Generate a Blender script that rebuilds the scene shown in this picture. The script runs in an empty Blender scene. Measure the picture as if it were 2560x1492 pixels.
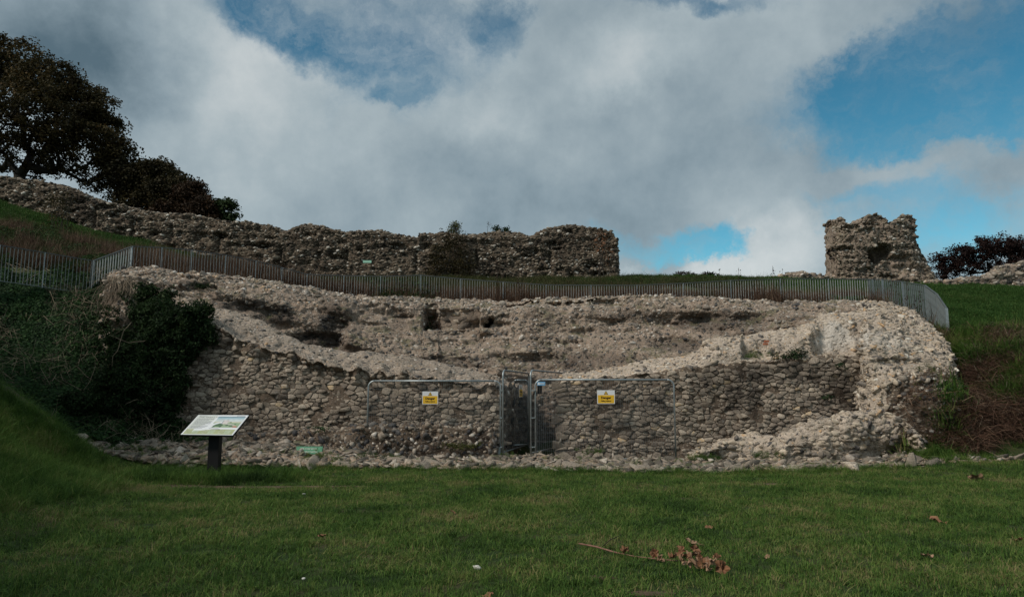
import bpy, math, random
import numpy as np
from mathutils import Vector, Matrix, Euler
from mathutils.kdtree import KDTree

R = math.radians
rng = np.random.default_rng(7)
random.seed(7)
SC = bpy.context.scene
COL = SC.collection

# ------------------------------------------------------------------ camera, world, sun, exposure
CAM = np.array([0.0, 0.0, 1.6]); F = 1800.0; TH = math.atan(239 / F)
cd = bpy.data.cameras.new('camera'); cam = bpy.data.objects.new('camera', cd); COL.objects.link(cam)
cd.sensor_width = 36.0; cd.lens = F / 2560 * 36.0; cd.clip_start = 0.1; cd.clip_end = 3000
cam.location = CAM; cam.rotation_euler = (R(90) + TH, 0, 0)
SC.camera = cam
_fw = np.array([0, math.cos(TH), math.sin(TH)]); _up = np.array([0, -math.sin(TH), math.cos(TH)])

def ray(px, py):
    return _fw + (px - 1280) / F * np.array([1.0, 0, 0]) + (746 - py) / F * _up
def at(px, py, Y):
    d = ray(px, py); return CAM + d * (Y / d[1])
def gnd(px, py, z=0.0):
    d = ray(px, py); return CAM + d * ((z - CAM[2]) / d[2])

SUN_DIR = Vector((-0.62, -0.42, 0.72)).normalized()     # towards the sun
SUN_EL = math.asin(SUN_DIR.z); SUN_AZ = math.atan2(SUN_DIR.x, SUN_DIR.y)
ld = bpy.data.lights.new('sun', 'SUN'); lo = bpy.data.objects.new('sun', ld); COL.objects.link(lo)
ld.energy = 1.5; ld.angle = R(10); ld.color = (1.0, 0.92, 0.82)
lo.rotation_euler = SUN_DIR.to_track_quat('Z', 'Y').to_euler(); lo.location = (-20, -15, 30)
vs = SC.view_settings
vs.view_transform = 'Standard'; vs.look = 'None'; vs.gamma = 1.0; vs.exposure = 0.72; vs.use_curve_mapping = False

W = bpy.data.worlds.new('World'); SC.world = W; W.use_nodes = True
nt = W.node_tree; nt.nodes.clear()

class NG:
    """tiny node helper"""
    def __init__(s, tree): s.t = tree
    def n(s, typ, ins=None, **kw):
        nd = s.t.nodes.new(typ)
        for k, v in kw.items(): setattr(nd, k, v)
        for k, v in (ins or {}).items():
            if isinstance(v, bpy.types.NodeSocket): s.t.links.new(v, nd.inputs[k])
            else: nd.inputs[k].default_value = v
        return nd
    def math(s, op, a, b=0.0, c=0.0, clamp=False):
        nd = s.n('ShaderNodeMath', {0: a, 1: b, 2: c}, operation=op); nd.use_clamp = clamp; return nd.outputs[0]
    def vmath(s, op, a, b=(0, 0, 0)):
        nd = s.n('ShaderNodeVectorMath', {0: a, 1: b}, operation=op); return nd
    def noise(s, vec, scale, detail=4, rough=0.55, out=0):
        return s.n('ShaderNodeTexNoise', {'Vector': vec, 'Scale': scale, 'Detail': detail, 'Roughness': rough}).outputs[out]
    def ramp(s, fac, stops, interp='LINEAR'):
        nd = s.n('ShaderNodeValToRGB', {0: fac}); cr = nd.color_ramp; cr.interpolation = interp
        while len(cr.elements) < len(stops): cr.elements.new(0.5)
        for e, (p, c) in zip(cr.elements, stops):
            e.position = p; e.color = (*c, 1) if len(c) == 3 else c
        return nd.outputs[0]
    def mix(s, fac, a, b, mode='MIX'):
        nd = s.n('ShaderNodeMix', data_type='RGBA', blend_type=mode)
        for k, v in ((0, fac), (6, a), (7, b)):
            if isinstance(v, bpy.types.NodeSocket): s.t.links.new(v, nd.inputs[k])
            else: nd.inputs[k].default_value = (*v, 1) if (isinstance(v, tuple) and len(v) == 3) else v
        return nd.outputs[2]
    def mapr(s, v, a, b, c=0.0, d=1.0, smooth=True):
        nd = s.n('ShaderNodeMapRange', {0: v, 1: a, 2: b, 3: c, 4: d}, interpolation_type='SMOOTHSTEP' if smooth else 'LINEAR')
        return nd.outputs[0]

g = NG(nt)
SKY_STR = 0.1
sky = g.n('ShaderNodeTexSky', sky_type='NISHITA', sun_disc=False, sun_elevation=SUN_EL, sun_rotation=SUN_AZ, air_density=1.0, dust_density=0.6, ozone_density=2.0)
skyc = g.mix(1.0, sky.outputs[0], (0.35, 0.72, 0.68), 'MULTIPLY')
tc = g.n('ShaderNodeTexCoord')
elev = g.n('ShaderNodeSeparateXYZ', {0: tc.outputs['Generated']}).outputs[2]
skyc = g.mix(1.0, skyc, g.ramp(elev, [(0.0, (1.05, 1.05, 1.05)), (0.16, (1.0, 1.0, 1.0)), (0.30, (.64, .78, .80)), (0.5, (.42, .58, .64)), (1.0, (.30, .44, .52))]), 'MULTIPLY')
D0 = tc.outputs['Generated']
nz = g.n('ShaderNodeTexNoise', {'Vector': D0, 'Scale': 4.2, 'Detail': 10, 'Roughness': 0.66})
off = g.vmath('SUBTRACT', nz.outputs[1], (0.5, 0.5, 0.5)).outputs[0]
offs = g.vmath('MULTIPLY', off, (0.24, 0.24, 0.20)).outputs[0]
D = g.vmath('ADD', D0, offs).outputs[0]
def blob(px, py, rx, ry, amp, soft=1.35):
    c = ray(px, py); c = c / np.linalg.norm(c); kx = F / rx * 1.0; kz = F / ry * 1.0
    v = g.vmath('SUBTRACT', D, tuple(c)).outputs[0]
    v = g.vmath('MULTIPLY', v, (kx, 2.0, kz)).outputs[0]
    L = g.vmath('LENGTH', v).outputs[1]
    return g.mapr(L, 1.0 + 0.7 * soft, max(0.0, 1.0 - 0.7 * soft), 0.0, amp)
def total(items, start):
    acc = start
    for it in items: acc = g.math('ADD', acc, blob(*it))
    return acc
GAPS = [(560, -10, 80, 60, .55), (700, 70, 120, 50, .52), (840, 140, 120, 45, .52), (1010, 30, 330, 60, .5), (1040, 200, 150, 70, .45), (1010, 265, 40, 25, .5),
        (1230, 90, 60, 110, .45), (1740, -15, 160, 30, .8), (2340, 230, 250, 100, .9), (2180, 180, 90, 50, .7), (2500, 320, 170, 60, .9), (2600, 60, 230, 150, .5),
        (1640, 610, 190, 50, .72), (1820, 590, 120, 45, .72), (2400, 590, 230, 90, .72), (2240, 490, 120, 30, .6), (1990, 510, 60, 30, .4)]
LOWCL = [(1560, 690, 60, 35, .9), (1760, 680, 110, 34, .9), (1960, 620, 70, 85, 1.1), (2440, 430, 230, 50, .30), (2100, 430, 160, 60, .2)]
n1 = g.noise(D0, 5.0, 6, 0.6)
cov = g.math('MULTIPLY_ADD', n1, 0.8, 0.45)
gp = total(GAPS, 0.0)
cov = g.math('SUBTRACT', cov, gp)
cov = total(LOWCL, cov)
wis = g.noise(D, 7.0, 8, 0.7)
cov = g.math('MULTIPLY_ADD', g.math('SUBTRACT', wis, 0.5), 0.95, cov)
cov = g.mapr(cov, -0.15, 0.72)
thin = g.mapr(g.noise(g.vmath('MULTIPLY', D, (1, 1, 2.2)).outputs[0], 3.4, 9, 0.68), 0.42, 0.72, 0.0, 0.55)
cov = g.math('MAXIMUM', cov, thin)
cov = g.math('MULTIPLY', cov, 0.96)
n2 = g.noise(D, 2.2, 7, 0.55); n3 = g.noise(D0, 9.0, 6, 0.6)
br = g.math('MULTIPLY_ADD', n2, 0.65, 0.17)
br = g.math('MULTIPLY_ADD', g.math('SUBTRACT', n3, 0.5), 0.60, br)
BRI = [(650, 140, 200, 70, .16), (330, 180, 280, 130, .13), (1060, 130, 140, 60, .25), (1560, 160, 130, 50, .18), (1250, 290, 110, 50, .18), (1960, 640, 130, 70, .30), (1770, 670, 80, 40, .35),
       (1580, 690, 60, 30, .3), (1000, 560, 600, 60, -.03), (1500, 470, 500, 90, -.10), (1900, 330, 300, 110, -.10), (40, 40, 190, 110, -.42), (2200, 60, 260, 80, -.08), (2560, 200, 160, 300, -.12), (700, 420, 420, 130, .05)]
br = total(BRI, br)
cc = g.ramp(br, [(0.05, (0.060, 0.092, 0.115)), (0.35, (0.155, 0.198, 0.225)), (0.6, (0.235, 0.278, 0.298)), (0.95, (0.38, 0.402, 0.405))])
ccs = g.vmath('SCALE', cc); ccs.inputs[3].default_value = 1.0 / SKY_STR
col = g.mix(cov, skyc, ccs.outputs[0])
bg = g.n('ShaderNodeBackground', {'Color': col, 'Strength': SKY_STR})
g.n('ShaderNodeOutputWorld', {'Surface': bg.outputs[0]})

# ------------------------------------------------------------------ numpy noise
_perm = rng.permutation(256); _perm = np.concatenate([_perm, _perm, _perm])
_gr = rng.normal(size=(256, 3)); _gr /= np.linalg.norm(_gr, axis=1)[:, None]
def perlin(p):
    p = np.asarray(p, float); i = np.floor(p).astype(int); f = p - i; i &= 255
    u = f * f * f * (f * (f * 6 - 15) + 10); out = np.zeros(len(p))
    for dx in (0, 1):
        for dy in (0, 1):
            for dz in (0, 1):
                h = _perm[_perm[_perm[(i[:, 0] + dx) & 255] + ((i[:, 1] + dy) & 255)] + ((i[:, 2] + dz) & 255)]
                gr = _gr[h & 255]
                d = (gr * (f - np.array([dx, dy, dz]))).sum(1)
                w = (u[:, 0] if dx else 1 - u[:, 0]) * (u[:, 1] if dy else 1 - u[:, 1]) * (u[:, 2] if dz else 1 - u[:, 2])
                out += w * d
    return out
def fbm(p, oct=4, lac=2.0, gain=0.5):
    a = 1.0; s = np.zeros(len(p)); q = np.asarray(p, float).copy()
    for _ in range(oct): s += a * perlin(q); q = q * lac + 17.3; a *= gain
    return s

# ------------------------------------------------------------------ object helpers
def tag(o, label=None, cat=None, group=None, kind=None):
    if label: o['label'] = label
    if cat: o['category'] = cat
    if group: o['group'] = group
    if kind: o['kind'] = kind
    return o
def link(o, parent=None):
    COL.objects.link(o)
    if parent is not None: o.parent = parent
    return o
def empty(name, loc=(0, 0, 0), rz=0.0):
    o = bpy.data.objects.new(name, None); o.location = loc; o.rotation_euler = (0, 0, rz); o.empty_display_size = 0.2
    return link(o)
def mesh(name, V, faces, mat=None, smooth=False, tint=None):
    """faces: (M,k) int array or list of such arrays"""
    me = bpy.data.meshes.new(name)
    fl = faces if isinstance(faces, list) else [faces]
    fl = [np.asarray(f, np.int32) for f in fl if len(f)]
    V = np.asarray(V, np.float32)
    me.vertices.add(len(V)); me.vertices.foreach_set('co', V.ravel())
    li = np.concatenate([f.ravel() for f in fl]); tot = np.concatenate([np.full(len(f), f.shape[1], np.int32) for f in fl])
    st = np.concatenate([[0], np.cumsum(tot)[:-1]]).astype(np.int32)
    me.loops.add(len(li)); me.loops.foreach_set('vertex_index', li)
    me.polygons.add(len(tot)); me.polygons.foreach_set('loop_start', st)
    try: me.polygons.foreach_set('loop_total', tot)
    except Exception: pass
    if smooth: me.polygons.foreach_set('use_smooth', np.ones(len(tot), bool))
    if tint is not None:
        a = me.attributes.new('tint', 'FLOAT', 'POINT'); a.data.foreach_set('value', np.asarray(tint, np.float32))
    me.update(calc_edges=True)
    if mat: me.materials.append(mat)
    return me
def obj(name, me, parent=None, loc=None):
    o = bpy.data.objects.new(name, me)
    if loc is not None: o.location = loc
    return link(o, parent)
def gridfaces(nu, nv, closed=False):
    i = np.arange(nu - (0 if closed else 1))[:, None]; j = np.arange(nv - 1)[None, :]; i2 = (i + 1) % nu
    return np.stack([i * nv + j, i2 * nv + j, i2 * nv + j + 1, i * nv + j + 1], -1).reshape(-1, 4)

class MB:
    """collects boxes, tubes and polygons for one mesh"""
    def __init__(s): s.v = []; s.f = []; s.n = 0
    def add(s, V, fs):
        s.v.append(np.asarray(V, float)); 
        for f in fs: s.f.append([int(a) + s.n for a in f])
        s.n += len(V)
    def box(s, c, d, M=None):
        c = np.array(c, float); d = np.array(d, float) / 2
        V = np.array([[x, y, z] for x in (-1, 1) for y in (-1, 1) for z in (-1, 1)]) * d
        if M is not None: V = V @ np.array(M).T
        s.add(V + c, [(0, 1, 3, 2), (4, 6, 7, 5), (0, 4, 5, 1), (2, 3, 7, 6), (0, 2, 6, 4), (1, 5, 7, 3)])
    def tube(s, pts, r, k=6, cap=True):
        pts = np.asarray(pts, float); n = len(pts); r = np.broadcast_to(r, (n,))
        T = np.gradient(pts, axis=0); T /= (np.linalg.norm(T, axis=1)[:, None] + 1e-9)
        ref = np.array([0, 0, 1.0]) if abs(T[0, 2]) < 0.9 else np.array([1.0, 0, 0])
        V = []
        A = np.cross(T[0], ref); A /= np.linalg.norm(A)
        for i in range(n):
            A = A - T[i] * A.dot(T[i]); A /= (np.linalg.norm(A) + 1e-9); B = np.cross(T[i], A)
            for q in range(k):
                a = 2 * math.pi * q / k; V.append(pts[i] + r[i] * (math.cos(a) * A + math.sin(a) * B))
        fs = [(i * k + q, i * k + (q + 1) % k, (i + 1) * k + (q + 1) % k, (i + 1) * k + q) for i in range(n - 1) for q in range(k)]
        if cap: fs += [tuple(range(k - 1, -1, -1)), tuple((n - 1) * k + q for q in range(k))]
        s.add(V, fs)
    def poly(s, V): s.add(V, [tuple(range(len(V)))])
    def build(s, name, mat=None, parent=None, smooth=False, loc=None):
        me = bpy.data.meshes.new(name); V = np.concatenate(s.v)
        if loc is not None: V = V - np.array(loc)
        me.from_pydata(V.tolist(), [], s.f)
        if smooth: me.polygons.foreach_set('use_smooth', np.ones(len(me.polygons), bool))
        me.update()
        if mat: me.materials.append(mat)
        return obj(name, me, parent, loc)

# ------------------------------------------------------------------ materials
def newmat(name):
    m = bpy.data.materials.new(name); m.use_nodes = True; t = m.node_tree; t.nodes.clear(); return m, NG(t)
def finish(g, color, rough=0.85, bump=None, bstr=0.5, bdist=0.02, metallic=0.0, transl=0.0, spec=0.3):
    ins = {'Base Color': color, 'Roughness': rough, 'Metallic': metallic, 'Specular IOR Level': spec}
    if bump is not None:
        b = g.n('ShaderNodeBump', {'Height': bump, 'Strength': bstr, 'Distance': bdist}); ins['Normal'] = b.outputs[0]
    p = g.n('ShaderNodeBsdfPrincipled', ins); out = p.outputs[0]
    if transl:
        tr = g.n('ShaderNodeBsdfTranslucent', {'Color': color}); out = g.n('ShaderNodeMixShader', {0: transl, 1: out, 2: tr.outputs[0]}).outputs[0]
    g.n('ShaderNodeOutputMaterial', {'Surface': out})
def plain(name, c, rough=0.6, metallic=0.0, var=0.15, scale=8.0, spec=0.3):
    m, g = newmat(name); pos = g.n('ShaderNodeTexCoord').outputs['Object']
    n = g.noise(pos, scale, 5, 0.6); k = g.mapr(n, 0.3, 0.7, 1 - var, 1 + var, False)
    cs = g.n('ShaderNodeVectorMath', {0: c}, operation='SCALE'); g.t.links.new(k, cs.inputs[3])
    finish(g, cs.outputs[0], rough, n, 0.15, 0.005, metallic, spec=spec); return m

PAL = {
 'ashlar': [(0.0, (.10, .083, .068)), (.25, (.205, .170, .138)), (.5, (.30, .250, .198)), (.75, (.385, .325, .26)), (.93, (.48, .41, .33)), (1, (.54, .41, .26))],
 'flint': [(0.0, (.05, .05, .055)), (.14, (.13, .125, .12)), (.34, (.24, .21, .175)), (.6, (.34, .285, .225)), (.8, (.42, .37, .31)), (.9, (.64, .60, .54)), (.96, (.42, .26, .13)), (1, (.72, .69, .64))],
 'bright': [(0.0, (.08, .075, .075)), (.14, (.22, .195, .17)), (.35, (.37, .31, .24)), (.58, (.48, .40, .31)), (.78, (.56, .485, .385)), (.90, (.50, .30, .14)), (.95, (.62, .55, .46)), (1, (.72, .68, .60))],
 'footing': [(0.0, (.09, .08, .068)), (.3, (.19, .165, .135)), (.6, (.28, .235, .19)), (.85, (.36, .30, .24)), (1, (.48, .43, .37))],
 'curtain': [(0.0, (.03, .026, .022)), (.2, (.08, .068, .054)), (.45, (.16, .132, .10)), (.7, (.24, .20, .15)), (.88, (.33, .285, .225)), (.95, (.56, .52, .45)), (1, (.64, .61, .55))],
}
def rock(name, pal, single=False, mortar=None, stain=0.5, stain_scale=(0.9, 0.9, 0.28), moss=0.0, var=0.35, bstr=0.6, fine=28.0, shift=0.0, lich=0.0, grit='flint', spots=(), wspots=()):
    """stone or mortar; per-stone tint from the mesh attribute (joined) or the object colour (single stones)"""
    m, g = newmat(name)
    geo = g.n('ShaderNodeNewGeometry'); pos = geo.outputs['Position']
    if mortar is not None:
        n = g.noise(pos, 3.0, 8, 0.7); n2 = g.noise(pos, 24.0, 6, 0.65)
        c = g.ramp(n, [(0.3, tuple(x * 0.72 for x in mortar)), (0.5, mortar), (0.72, tuple(min(1, x * 1.25) for x in mortar))])
        sp = g.ramp(n2, [(0.30, (.50, .50, .50)), (0.46, (.88, .88, .88)), (0.6, (1.05, 1.05, 1.05)), (0.75, (1.35, 1.33, 1.30))])
        c = g.mix(1.0, c, sp, 'MULTIPLY')
        wv = g.vmath('ADD', pos, g.vmath('SCALE', g.n('ShaderNodeTexNoise', {'Vector': pos, 'Scale': 9.0}).outputs[1]).outputs[0]).outputs[0]
        sc_ = wv.node.inputs[1].links[0].from_node; sc_.inputs[3].default_value = .06
        vo = g.n('ShaderNodeTexVoronoi', {'Vector': g.vmath('MULTIPLY', wv, (1, 1, 1.45)).outputs[0], 'Scale': 15.0, 'Randomness': 1.0})
        rv = g.n('ShaderNodeSeparateColor', {0: vo.outputs['Color']})
        gm = g.math('MULTIPLY', g.mapr(vo.outputs['Distance'], .50, .34), g.mapr(rv.outputs[1], .42, .46))
        pc = g.ramp(rv.outputs[0], PAL[grit]); c = g.mix(g.math('MULTIPLY', gm, .85), c, g.mix(1.0, pc, sp, 'MULTIPLY'))
        grit_h = g.math('MULTIPLY', gm, 1.2)
    else:
        if single: fac = g.n('ShaderNodeSeparateColor', {0: g.n('ShaderNodeObjectInfo').outputs['Color']}).outputs[0]
        else: fac = g.n('ShaderNodeAttribute', attribute_name='tint').outputs['Fac']
        n = g.noise(pos, 9.0, 6, 0.65)
        fac = g.math('MULTIPLY_ADD', g.math('SUBTRACT', n, 0.5), var, g.math('ADD', fac, shift))
        c = g.ramp(fac, PAL[pal])
        n2 = g.noise(pos, fine, 6, 0.7)
        sp = g.ramp(n2, [(0.32, (.62, .62, .62)), (0.5, (1, 1, 1)), (0.68, (1.22, 1.21, 1.18))])
        c = g.mix(1.0, c, sp, 'MULTIPLY')
    # dark algae runs, stretched down the wall
    sv = g.vmath('MULTIPLY', pos, stain_scale).outputs[0]
    s1 = g.noise(sv, 1.0, 6, 0.62)
    sm = g.mapr(s1, 0.50, 0.66, 0.0, stain)
    c = g.mix(sm, c, g.mix(1.0, c, (0.30, 0.30, 0.31), 'MULTIPLY'))
    if spots:  # placed dark patches: front wall streaks, and shade painted on the rear core
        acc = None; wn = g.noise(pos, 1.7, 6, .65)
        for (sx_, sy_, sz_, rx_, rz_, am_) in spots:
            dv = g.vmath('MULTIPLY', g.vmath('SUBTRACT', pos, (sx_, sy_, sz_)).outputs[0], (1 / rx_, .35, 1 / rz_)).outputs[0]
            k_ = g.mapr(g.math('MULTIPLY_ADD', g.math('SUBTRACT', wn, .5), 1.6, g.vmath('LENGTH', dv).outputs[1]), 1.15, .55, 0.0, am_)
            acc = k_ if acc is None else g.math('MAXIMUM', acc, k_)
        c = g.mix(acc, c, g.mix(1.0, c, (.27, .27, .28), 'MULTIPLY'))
    for (sx_, sy_, sz_, rx_, rz_, am_) in wspots:
        dv = g.vmath('MULTIPLY', g.vmath('SUBTRACT', pos, (sx_, sy_, sz_)).outputs[0], (1 / rx_, .3, 1 / rz_)).outputs[0]
        c = g.mix(g.mapr(g.math('MULTIPLY_ADD', g.math('SUBTRACT', g.noise(pos, 3.5, 6, .7), .5), 1.8, g.vmath('LENGTH', dv).outputs[1]), 1.2, .5, 0.0, am_), c, (.60, .56, .50))
    if lich:
        l1 = g.noise(pos, 13.0, 5, 0.75); lm = g.mapr(l1, 0.60, 0.67, 0.0, lich)
        c = g.mix(lm, c, (0.55, 0.54, 0.50))
    if moss:
        up = g.n('ShaderNodeSeparateXYZ', {0: geo.outputs['Normal']}).outputs[2]
        mn = g.noise(pos, 1.6, 6, 0.7)
        mm = g.math('MULTIPLY', g.mapr(mn, 0.52, 0.62, 0.0, moss), g.mapr(up, -0.1, 0.6))
        c = g.mix(mm, c, (0.055, 0.075, 0.02))
    hb = g.noise(pos, 22.0, 8, 0.7)
    if mortar is not None: hb = g.math('ADD', hb, grit_h)
    finish(g, c, 0.92, hb, bstr, 0.04, spec=0.15)
    return m

def sp_(px, py, Y, rx, ry, am): p = at(px, py, Y); return (*p, rx * Y / F, ry * Y / F, am)
CORE_SHADE = [sp_(610, 765, 22.0, 70, 22, .85), sp_(690, 790, 22.2, 60, 32, .9), sp_(790, 850, 22.2, 75, 30, .95), sp_(820, 800, 22.4, 45, 45, .6), sp_(490, 718, 22.1, 40, 14, .7), sp_(870, 870, 22.3, 40, 26, .6), sp_(1800, 800, 22.8, 130, 32, .7), sp_(1700, 860, 22.0, 90, 26, .6), sp_(1450, 900, 22, 180, 26, .45), sp_(1150, 905, 22.2, 130, 20, .5),
    sp_(1600, 790, 23.3, 90, 16, .45), sp_(1900, 830, 21.8, 60, 22, .5), sp_(1350, 1020, 21.9, 70, 90, .5), sp_(1960, 790, 22.2, 60, 16, .35)]  # shade in the rear wall's hollows and bands, painted into its colour
FRONT_SP = [sp_(1870, 935, 18.9, 60, 30, .75), sp_(1830, 990, 18.9, 26, 60, .8), sp_(1880, 1000, 18.9, 20, 50, .7), sp_(2110, 980, 18.9, 55, 60, .8), sp_(2000, 930, 18.9, 90, 26, .55), sp_(1760, 960, 18.9, 50, 34, .55), sp_(1990, 870, 19.3, 60, 20, .5), sp_(1500, 1000, 18.7, 60, 70, .3), sp_(1620, 1010, 18.7, 36, 90, .4), sp_(1030, 1110, 18.3, 110, 26, .7), sp_(1190, 1100, 18.4, 40, 40, .85), sp_(930, 1000, 18.7, 26, 50, .45), sp_(860, 1050, 18.7, 60, 26, .4)]
WHT = [sp_(2090, 840, 19.8, 45, 40, .75), sp_(2050, 860, 19.7, 24, 26, .6), sp_(2210, 850, 18.8, 60, 30, .3)]
M = {}
M['mortar_front'] = rock('grey_mortar', None, grit='ashlar', mortar=(.155, .118, .088), stain=.5, spots=FRONT_SP)
M['mortar_top'] = rock('pale_top_mortar', None, mortar=(.335, .275, .22), stain=.25)
M['mortar_core'] = rock('buff_mortar', None, mortar=(.32, .25, .195), stain=.55, spots=CORE_SHADE, stain_scale=(.6, .6, .5), moss=.5)
M['mortar_bright'] = rock('pale_mortar', None, grit='bright', mortar=(.47, .395, .32), stain=.25, wspots=WHT)
M['mortar_foot'] = rock('footing_mortar', None, grit='footing', mortar=(.33, .245, .18), stain=.35, stain_scale=(1, 1, 1), moss=.9)
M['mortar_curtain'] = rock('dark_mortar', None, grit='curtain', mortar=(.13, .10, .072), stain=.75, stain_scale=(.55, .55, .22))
for key, pal, kw in (('front', 'ashlar', dict(stain=.5, lich=.4, var=.6, spots=FRONT_SP)), ('core', 'flint', dict(stain=.55, stain_scale=(.6, .6, .5), spots=CORE_SHADE)), ('bright', 'bright', dict(stain=.28, wspots=WHT)),
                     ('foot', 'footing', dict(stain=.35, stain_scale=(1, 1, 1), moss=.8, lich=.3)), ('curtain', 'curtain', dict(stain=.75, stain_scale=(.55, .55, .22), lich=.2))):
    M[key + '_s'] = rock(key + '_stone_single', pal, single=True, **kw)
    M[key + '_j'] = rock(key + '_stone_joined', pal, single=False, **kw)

def leafmat(name, cols, var=0.6, transl=0.25, wscale=0.8, rough=0.7):
    m, g = newmat(name)
    pos = g.n('ShaderNodeNewGeometry').outputs['Position']
    a = g.n('ShaderNodeAttribute', attribute_name='tint').outputs['Fac']
    r = g.n('ShaderNodeObjectInfo').outputs['Random']
    n = g.noise(pos, wscale, 5, 0.65)
    f = g.math('MULTIPLY_ADD', g.math('SUBTRACT', n, 0.5), var * 1.8, a)
    f = g.math('MULTIPLY_ADD', g.math('SUBTRACT', r, 0.5), 0.25, f)
    c = g.ramp(f, cols); finish(g, c, rough, transl=transl, spec=0.15); return m
M['grass'] = leafmat('lawn_blades', [(0.0, (.028, .056, .015)), (.3, (.056, .118, .022)), (.52, (.094, .175, .032)), (.75, (.155, .205, .052)), (1, (.28, .22, .11))], var=1.25, wscale=0.7)
M['grass_up'] = leafmat('bank_blades', [(0.0, (.02, .042, .012)), (.3, (.04, .07, .02)), (.55, (.07, .085, .03)), (.8, (.13, .105, .055)), (1, (.17, .12, .07))], wscale=0.45)
M['grass_bright'] = leafmat('slope_blades', [(0.0, (.02, .055, .012)), (.4, (.036, .088, .018)), (.7, (.06, .12, .025)), (1, (.12, .14, .05))], wscale=0.4)
M['dry'] = leafmat('dry_stems', [(0.0, (.034, .022, .016)), (.4, (.080, .047, .032)), (.7, (.13, .082, .054)), (1, (.24, .17, .115))], wscale=0.6, transl=.1)
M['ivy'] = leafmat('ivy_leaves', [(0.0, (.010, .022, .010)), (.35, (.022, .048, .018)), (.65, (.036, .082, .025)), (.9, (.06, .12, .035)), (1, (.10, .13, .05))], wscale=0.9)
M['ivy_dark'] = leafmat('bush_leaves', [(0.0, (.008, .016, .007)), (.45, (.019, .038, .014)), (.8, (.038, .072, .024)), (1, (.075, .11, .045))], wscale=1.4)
M['bramble'] = leafmat('bramble_twigs', [(0.0, (.022, .015, .011)), (.35, (.055, .034, .024)), (.6, (.12, .064, .042)), (.8, (.20, .125, .082)), (1, (.32, .23, .16))], wscale=0.8, transl=.1)
M['yellowleaf'] = leafmat('yellow_green_leaves', [(0.0, (.03, .045, .012)), (.5, (.07, .085, .02)), (1, (.16, .14, .03))])
M['treeleaf'] = leafmat('brown_tree_leaves', [(0.0, (.013, .012, .006)), (.4, (.032, .028, .012)), (.7, (.062, .048, .018)), (1, (.12, .075, .028))], wscale=0.35, transl=.2)
M['treeleaf_red'] = leafmat('copper_tree_leaves', [(0.0, (.016, .010, .007)), (.5, (.040, .025, .014)), (1, (.10, .052, .025))], wscale=0.4, transl=.2)
M['treeleaf_grn'] = leafmat('green_tree_leaves', [(0.0, (.02, .035, .014)), (.5, (.04, .065, .025)), (1, (.08, .11, .04))], wscale=0.4)
M['hedge'] = leafmat('dark_hedge_leaves', [(0.0, (.010, .007, .007)), (.5, (.028, .015, .013)), (1, (.065, .032, .025))], wscale=0.4)
M['bark'] = plain('bark', (.030, .027, .022), .9, var=.4, scale=6)
M['galv'] = plain('galvanised_steel', (.34, .38, .39), .45, .65, .2, 10)
M['rail_top'] = plain('dark_top_rail', (.10, .115, .12), .6, .3, .25, 5)
M['galv_bar'] = plain('galvanised_bars', (.36, .39, .38), .6, .15, .2, 5)
M['galv_rail'] = plain('galvanised_railing', (.22, .25, .25), .55, .35, .25, 5)
M['darkpipe'] = plain('dark_steel_pipe', (.20, .22, .23), .5, .6, .2, 10)  # darker steel for the passage panel tubes and all wire mesh
M['white'] = plain('white_sign_face', (.74, .76, .77), .4, var=.04)
M['yellow'] = plain('yellow_sign_face', (.78, .47, .035), .4, var=.05)
M['black'] = plain('black_print', (.015, .012, .010), .5, var=.05)
M['brownink'] = plain('brown_black_print', (.05, .022, .006), .5, var=.05)
M['ink'] = plain('grey_print', (.24, .25, .27), .5, var=.05)
M['postwood'] = plain('black_post_wood', (.006, .006, .007), .6, var=.3)
M['green'] = plain('green_sign_face', (.10, .28, .17), .5, var=.3, scale=14)
M['palegreen'] = plain('faded_sign_print', (.50, .60, .49), .5, var=.2, scale=14)
M['minty'] = plain('faded_mint_sign', (.30, .55, .42), .5, var=.12)
M['blue'] = plain('blue_plate', (.16, .38, .62), .4, var=.08)
M['olive'] = plain('olive_band', (.40, .43, .24), .4, var=.08)
M['panelgrey'] = plain('panel_text_ground', (.60, .63, .58), .4, var=.03)
M['soil'] = plain('bare_soil', (.10, .065, .042), .95, var=.3, scale=5)
M['whitestone'] = plain('chalk_white', (.62, .60, .55), .8, var=.12)
M['paleboulder'] = rock('pale_boulder', None, mortar=(.52, .44, .35), stain=.2)
M['deadleaf'] = plain('dead_leaf', (.21, .105, .055), .75, var=.35, scale=14)
M['deadleaf_pale'] = plain('pale_dead_leaf', (.30, .185, .115), .75, var=.3, scale=14)
M['twig'] = plain('fallen_twig_bark', (.22, .115, .085), .8, var=.3, scale=20)
M['drystick'] = plain('dry_vine', (.22, .175, .125), .85, var=.4, scale=9)
M['brick'] = plain('brick_red', (.36, .12, .06), .85, var=.2)
# ------------------------------------------------------------------ terrain
ctl = []
def T(px, py, Y): ctl.append(at(px, py, Y))
def X(x, y, z): ctl.append(np.array([x, y, z], float))
for yy in (-12, -4, 3, 7, 10, 12.5, 14.6):
    for xx in (-7.0, -3.5, 0, 3.5, 7, 11): 
        if not (xx < -5 and yy > 9): X(xx, yy, 0.0)
X(14, 3, .1); X(14, 9, .15); X(13.0, 14.0, .1); X(-9.5, 2, .35); X(-12, 4, 1.0); X(-14, 10, 2.4)
T(0, 960, 14.5); T(100, 1040, 14.8); T(200, 1112, 15.0); T(275, 1158, 15.1); T(0, 1100, 12.6); T(0, 1200, 10.8); T(0, 1290, 9.0); T(150, 1180, 13.5); T(-200, 900, 14); T(-150, 1000, 12.5); T(360, 1190, 14.3)
for xx in (-7, -4, -1, 2, 5, 8): X(xx, 16.0, 0.0); X(xx, 18.0, -.02)
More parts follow.
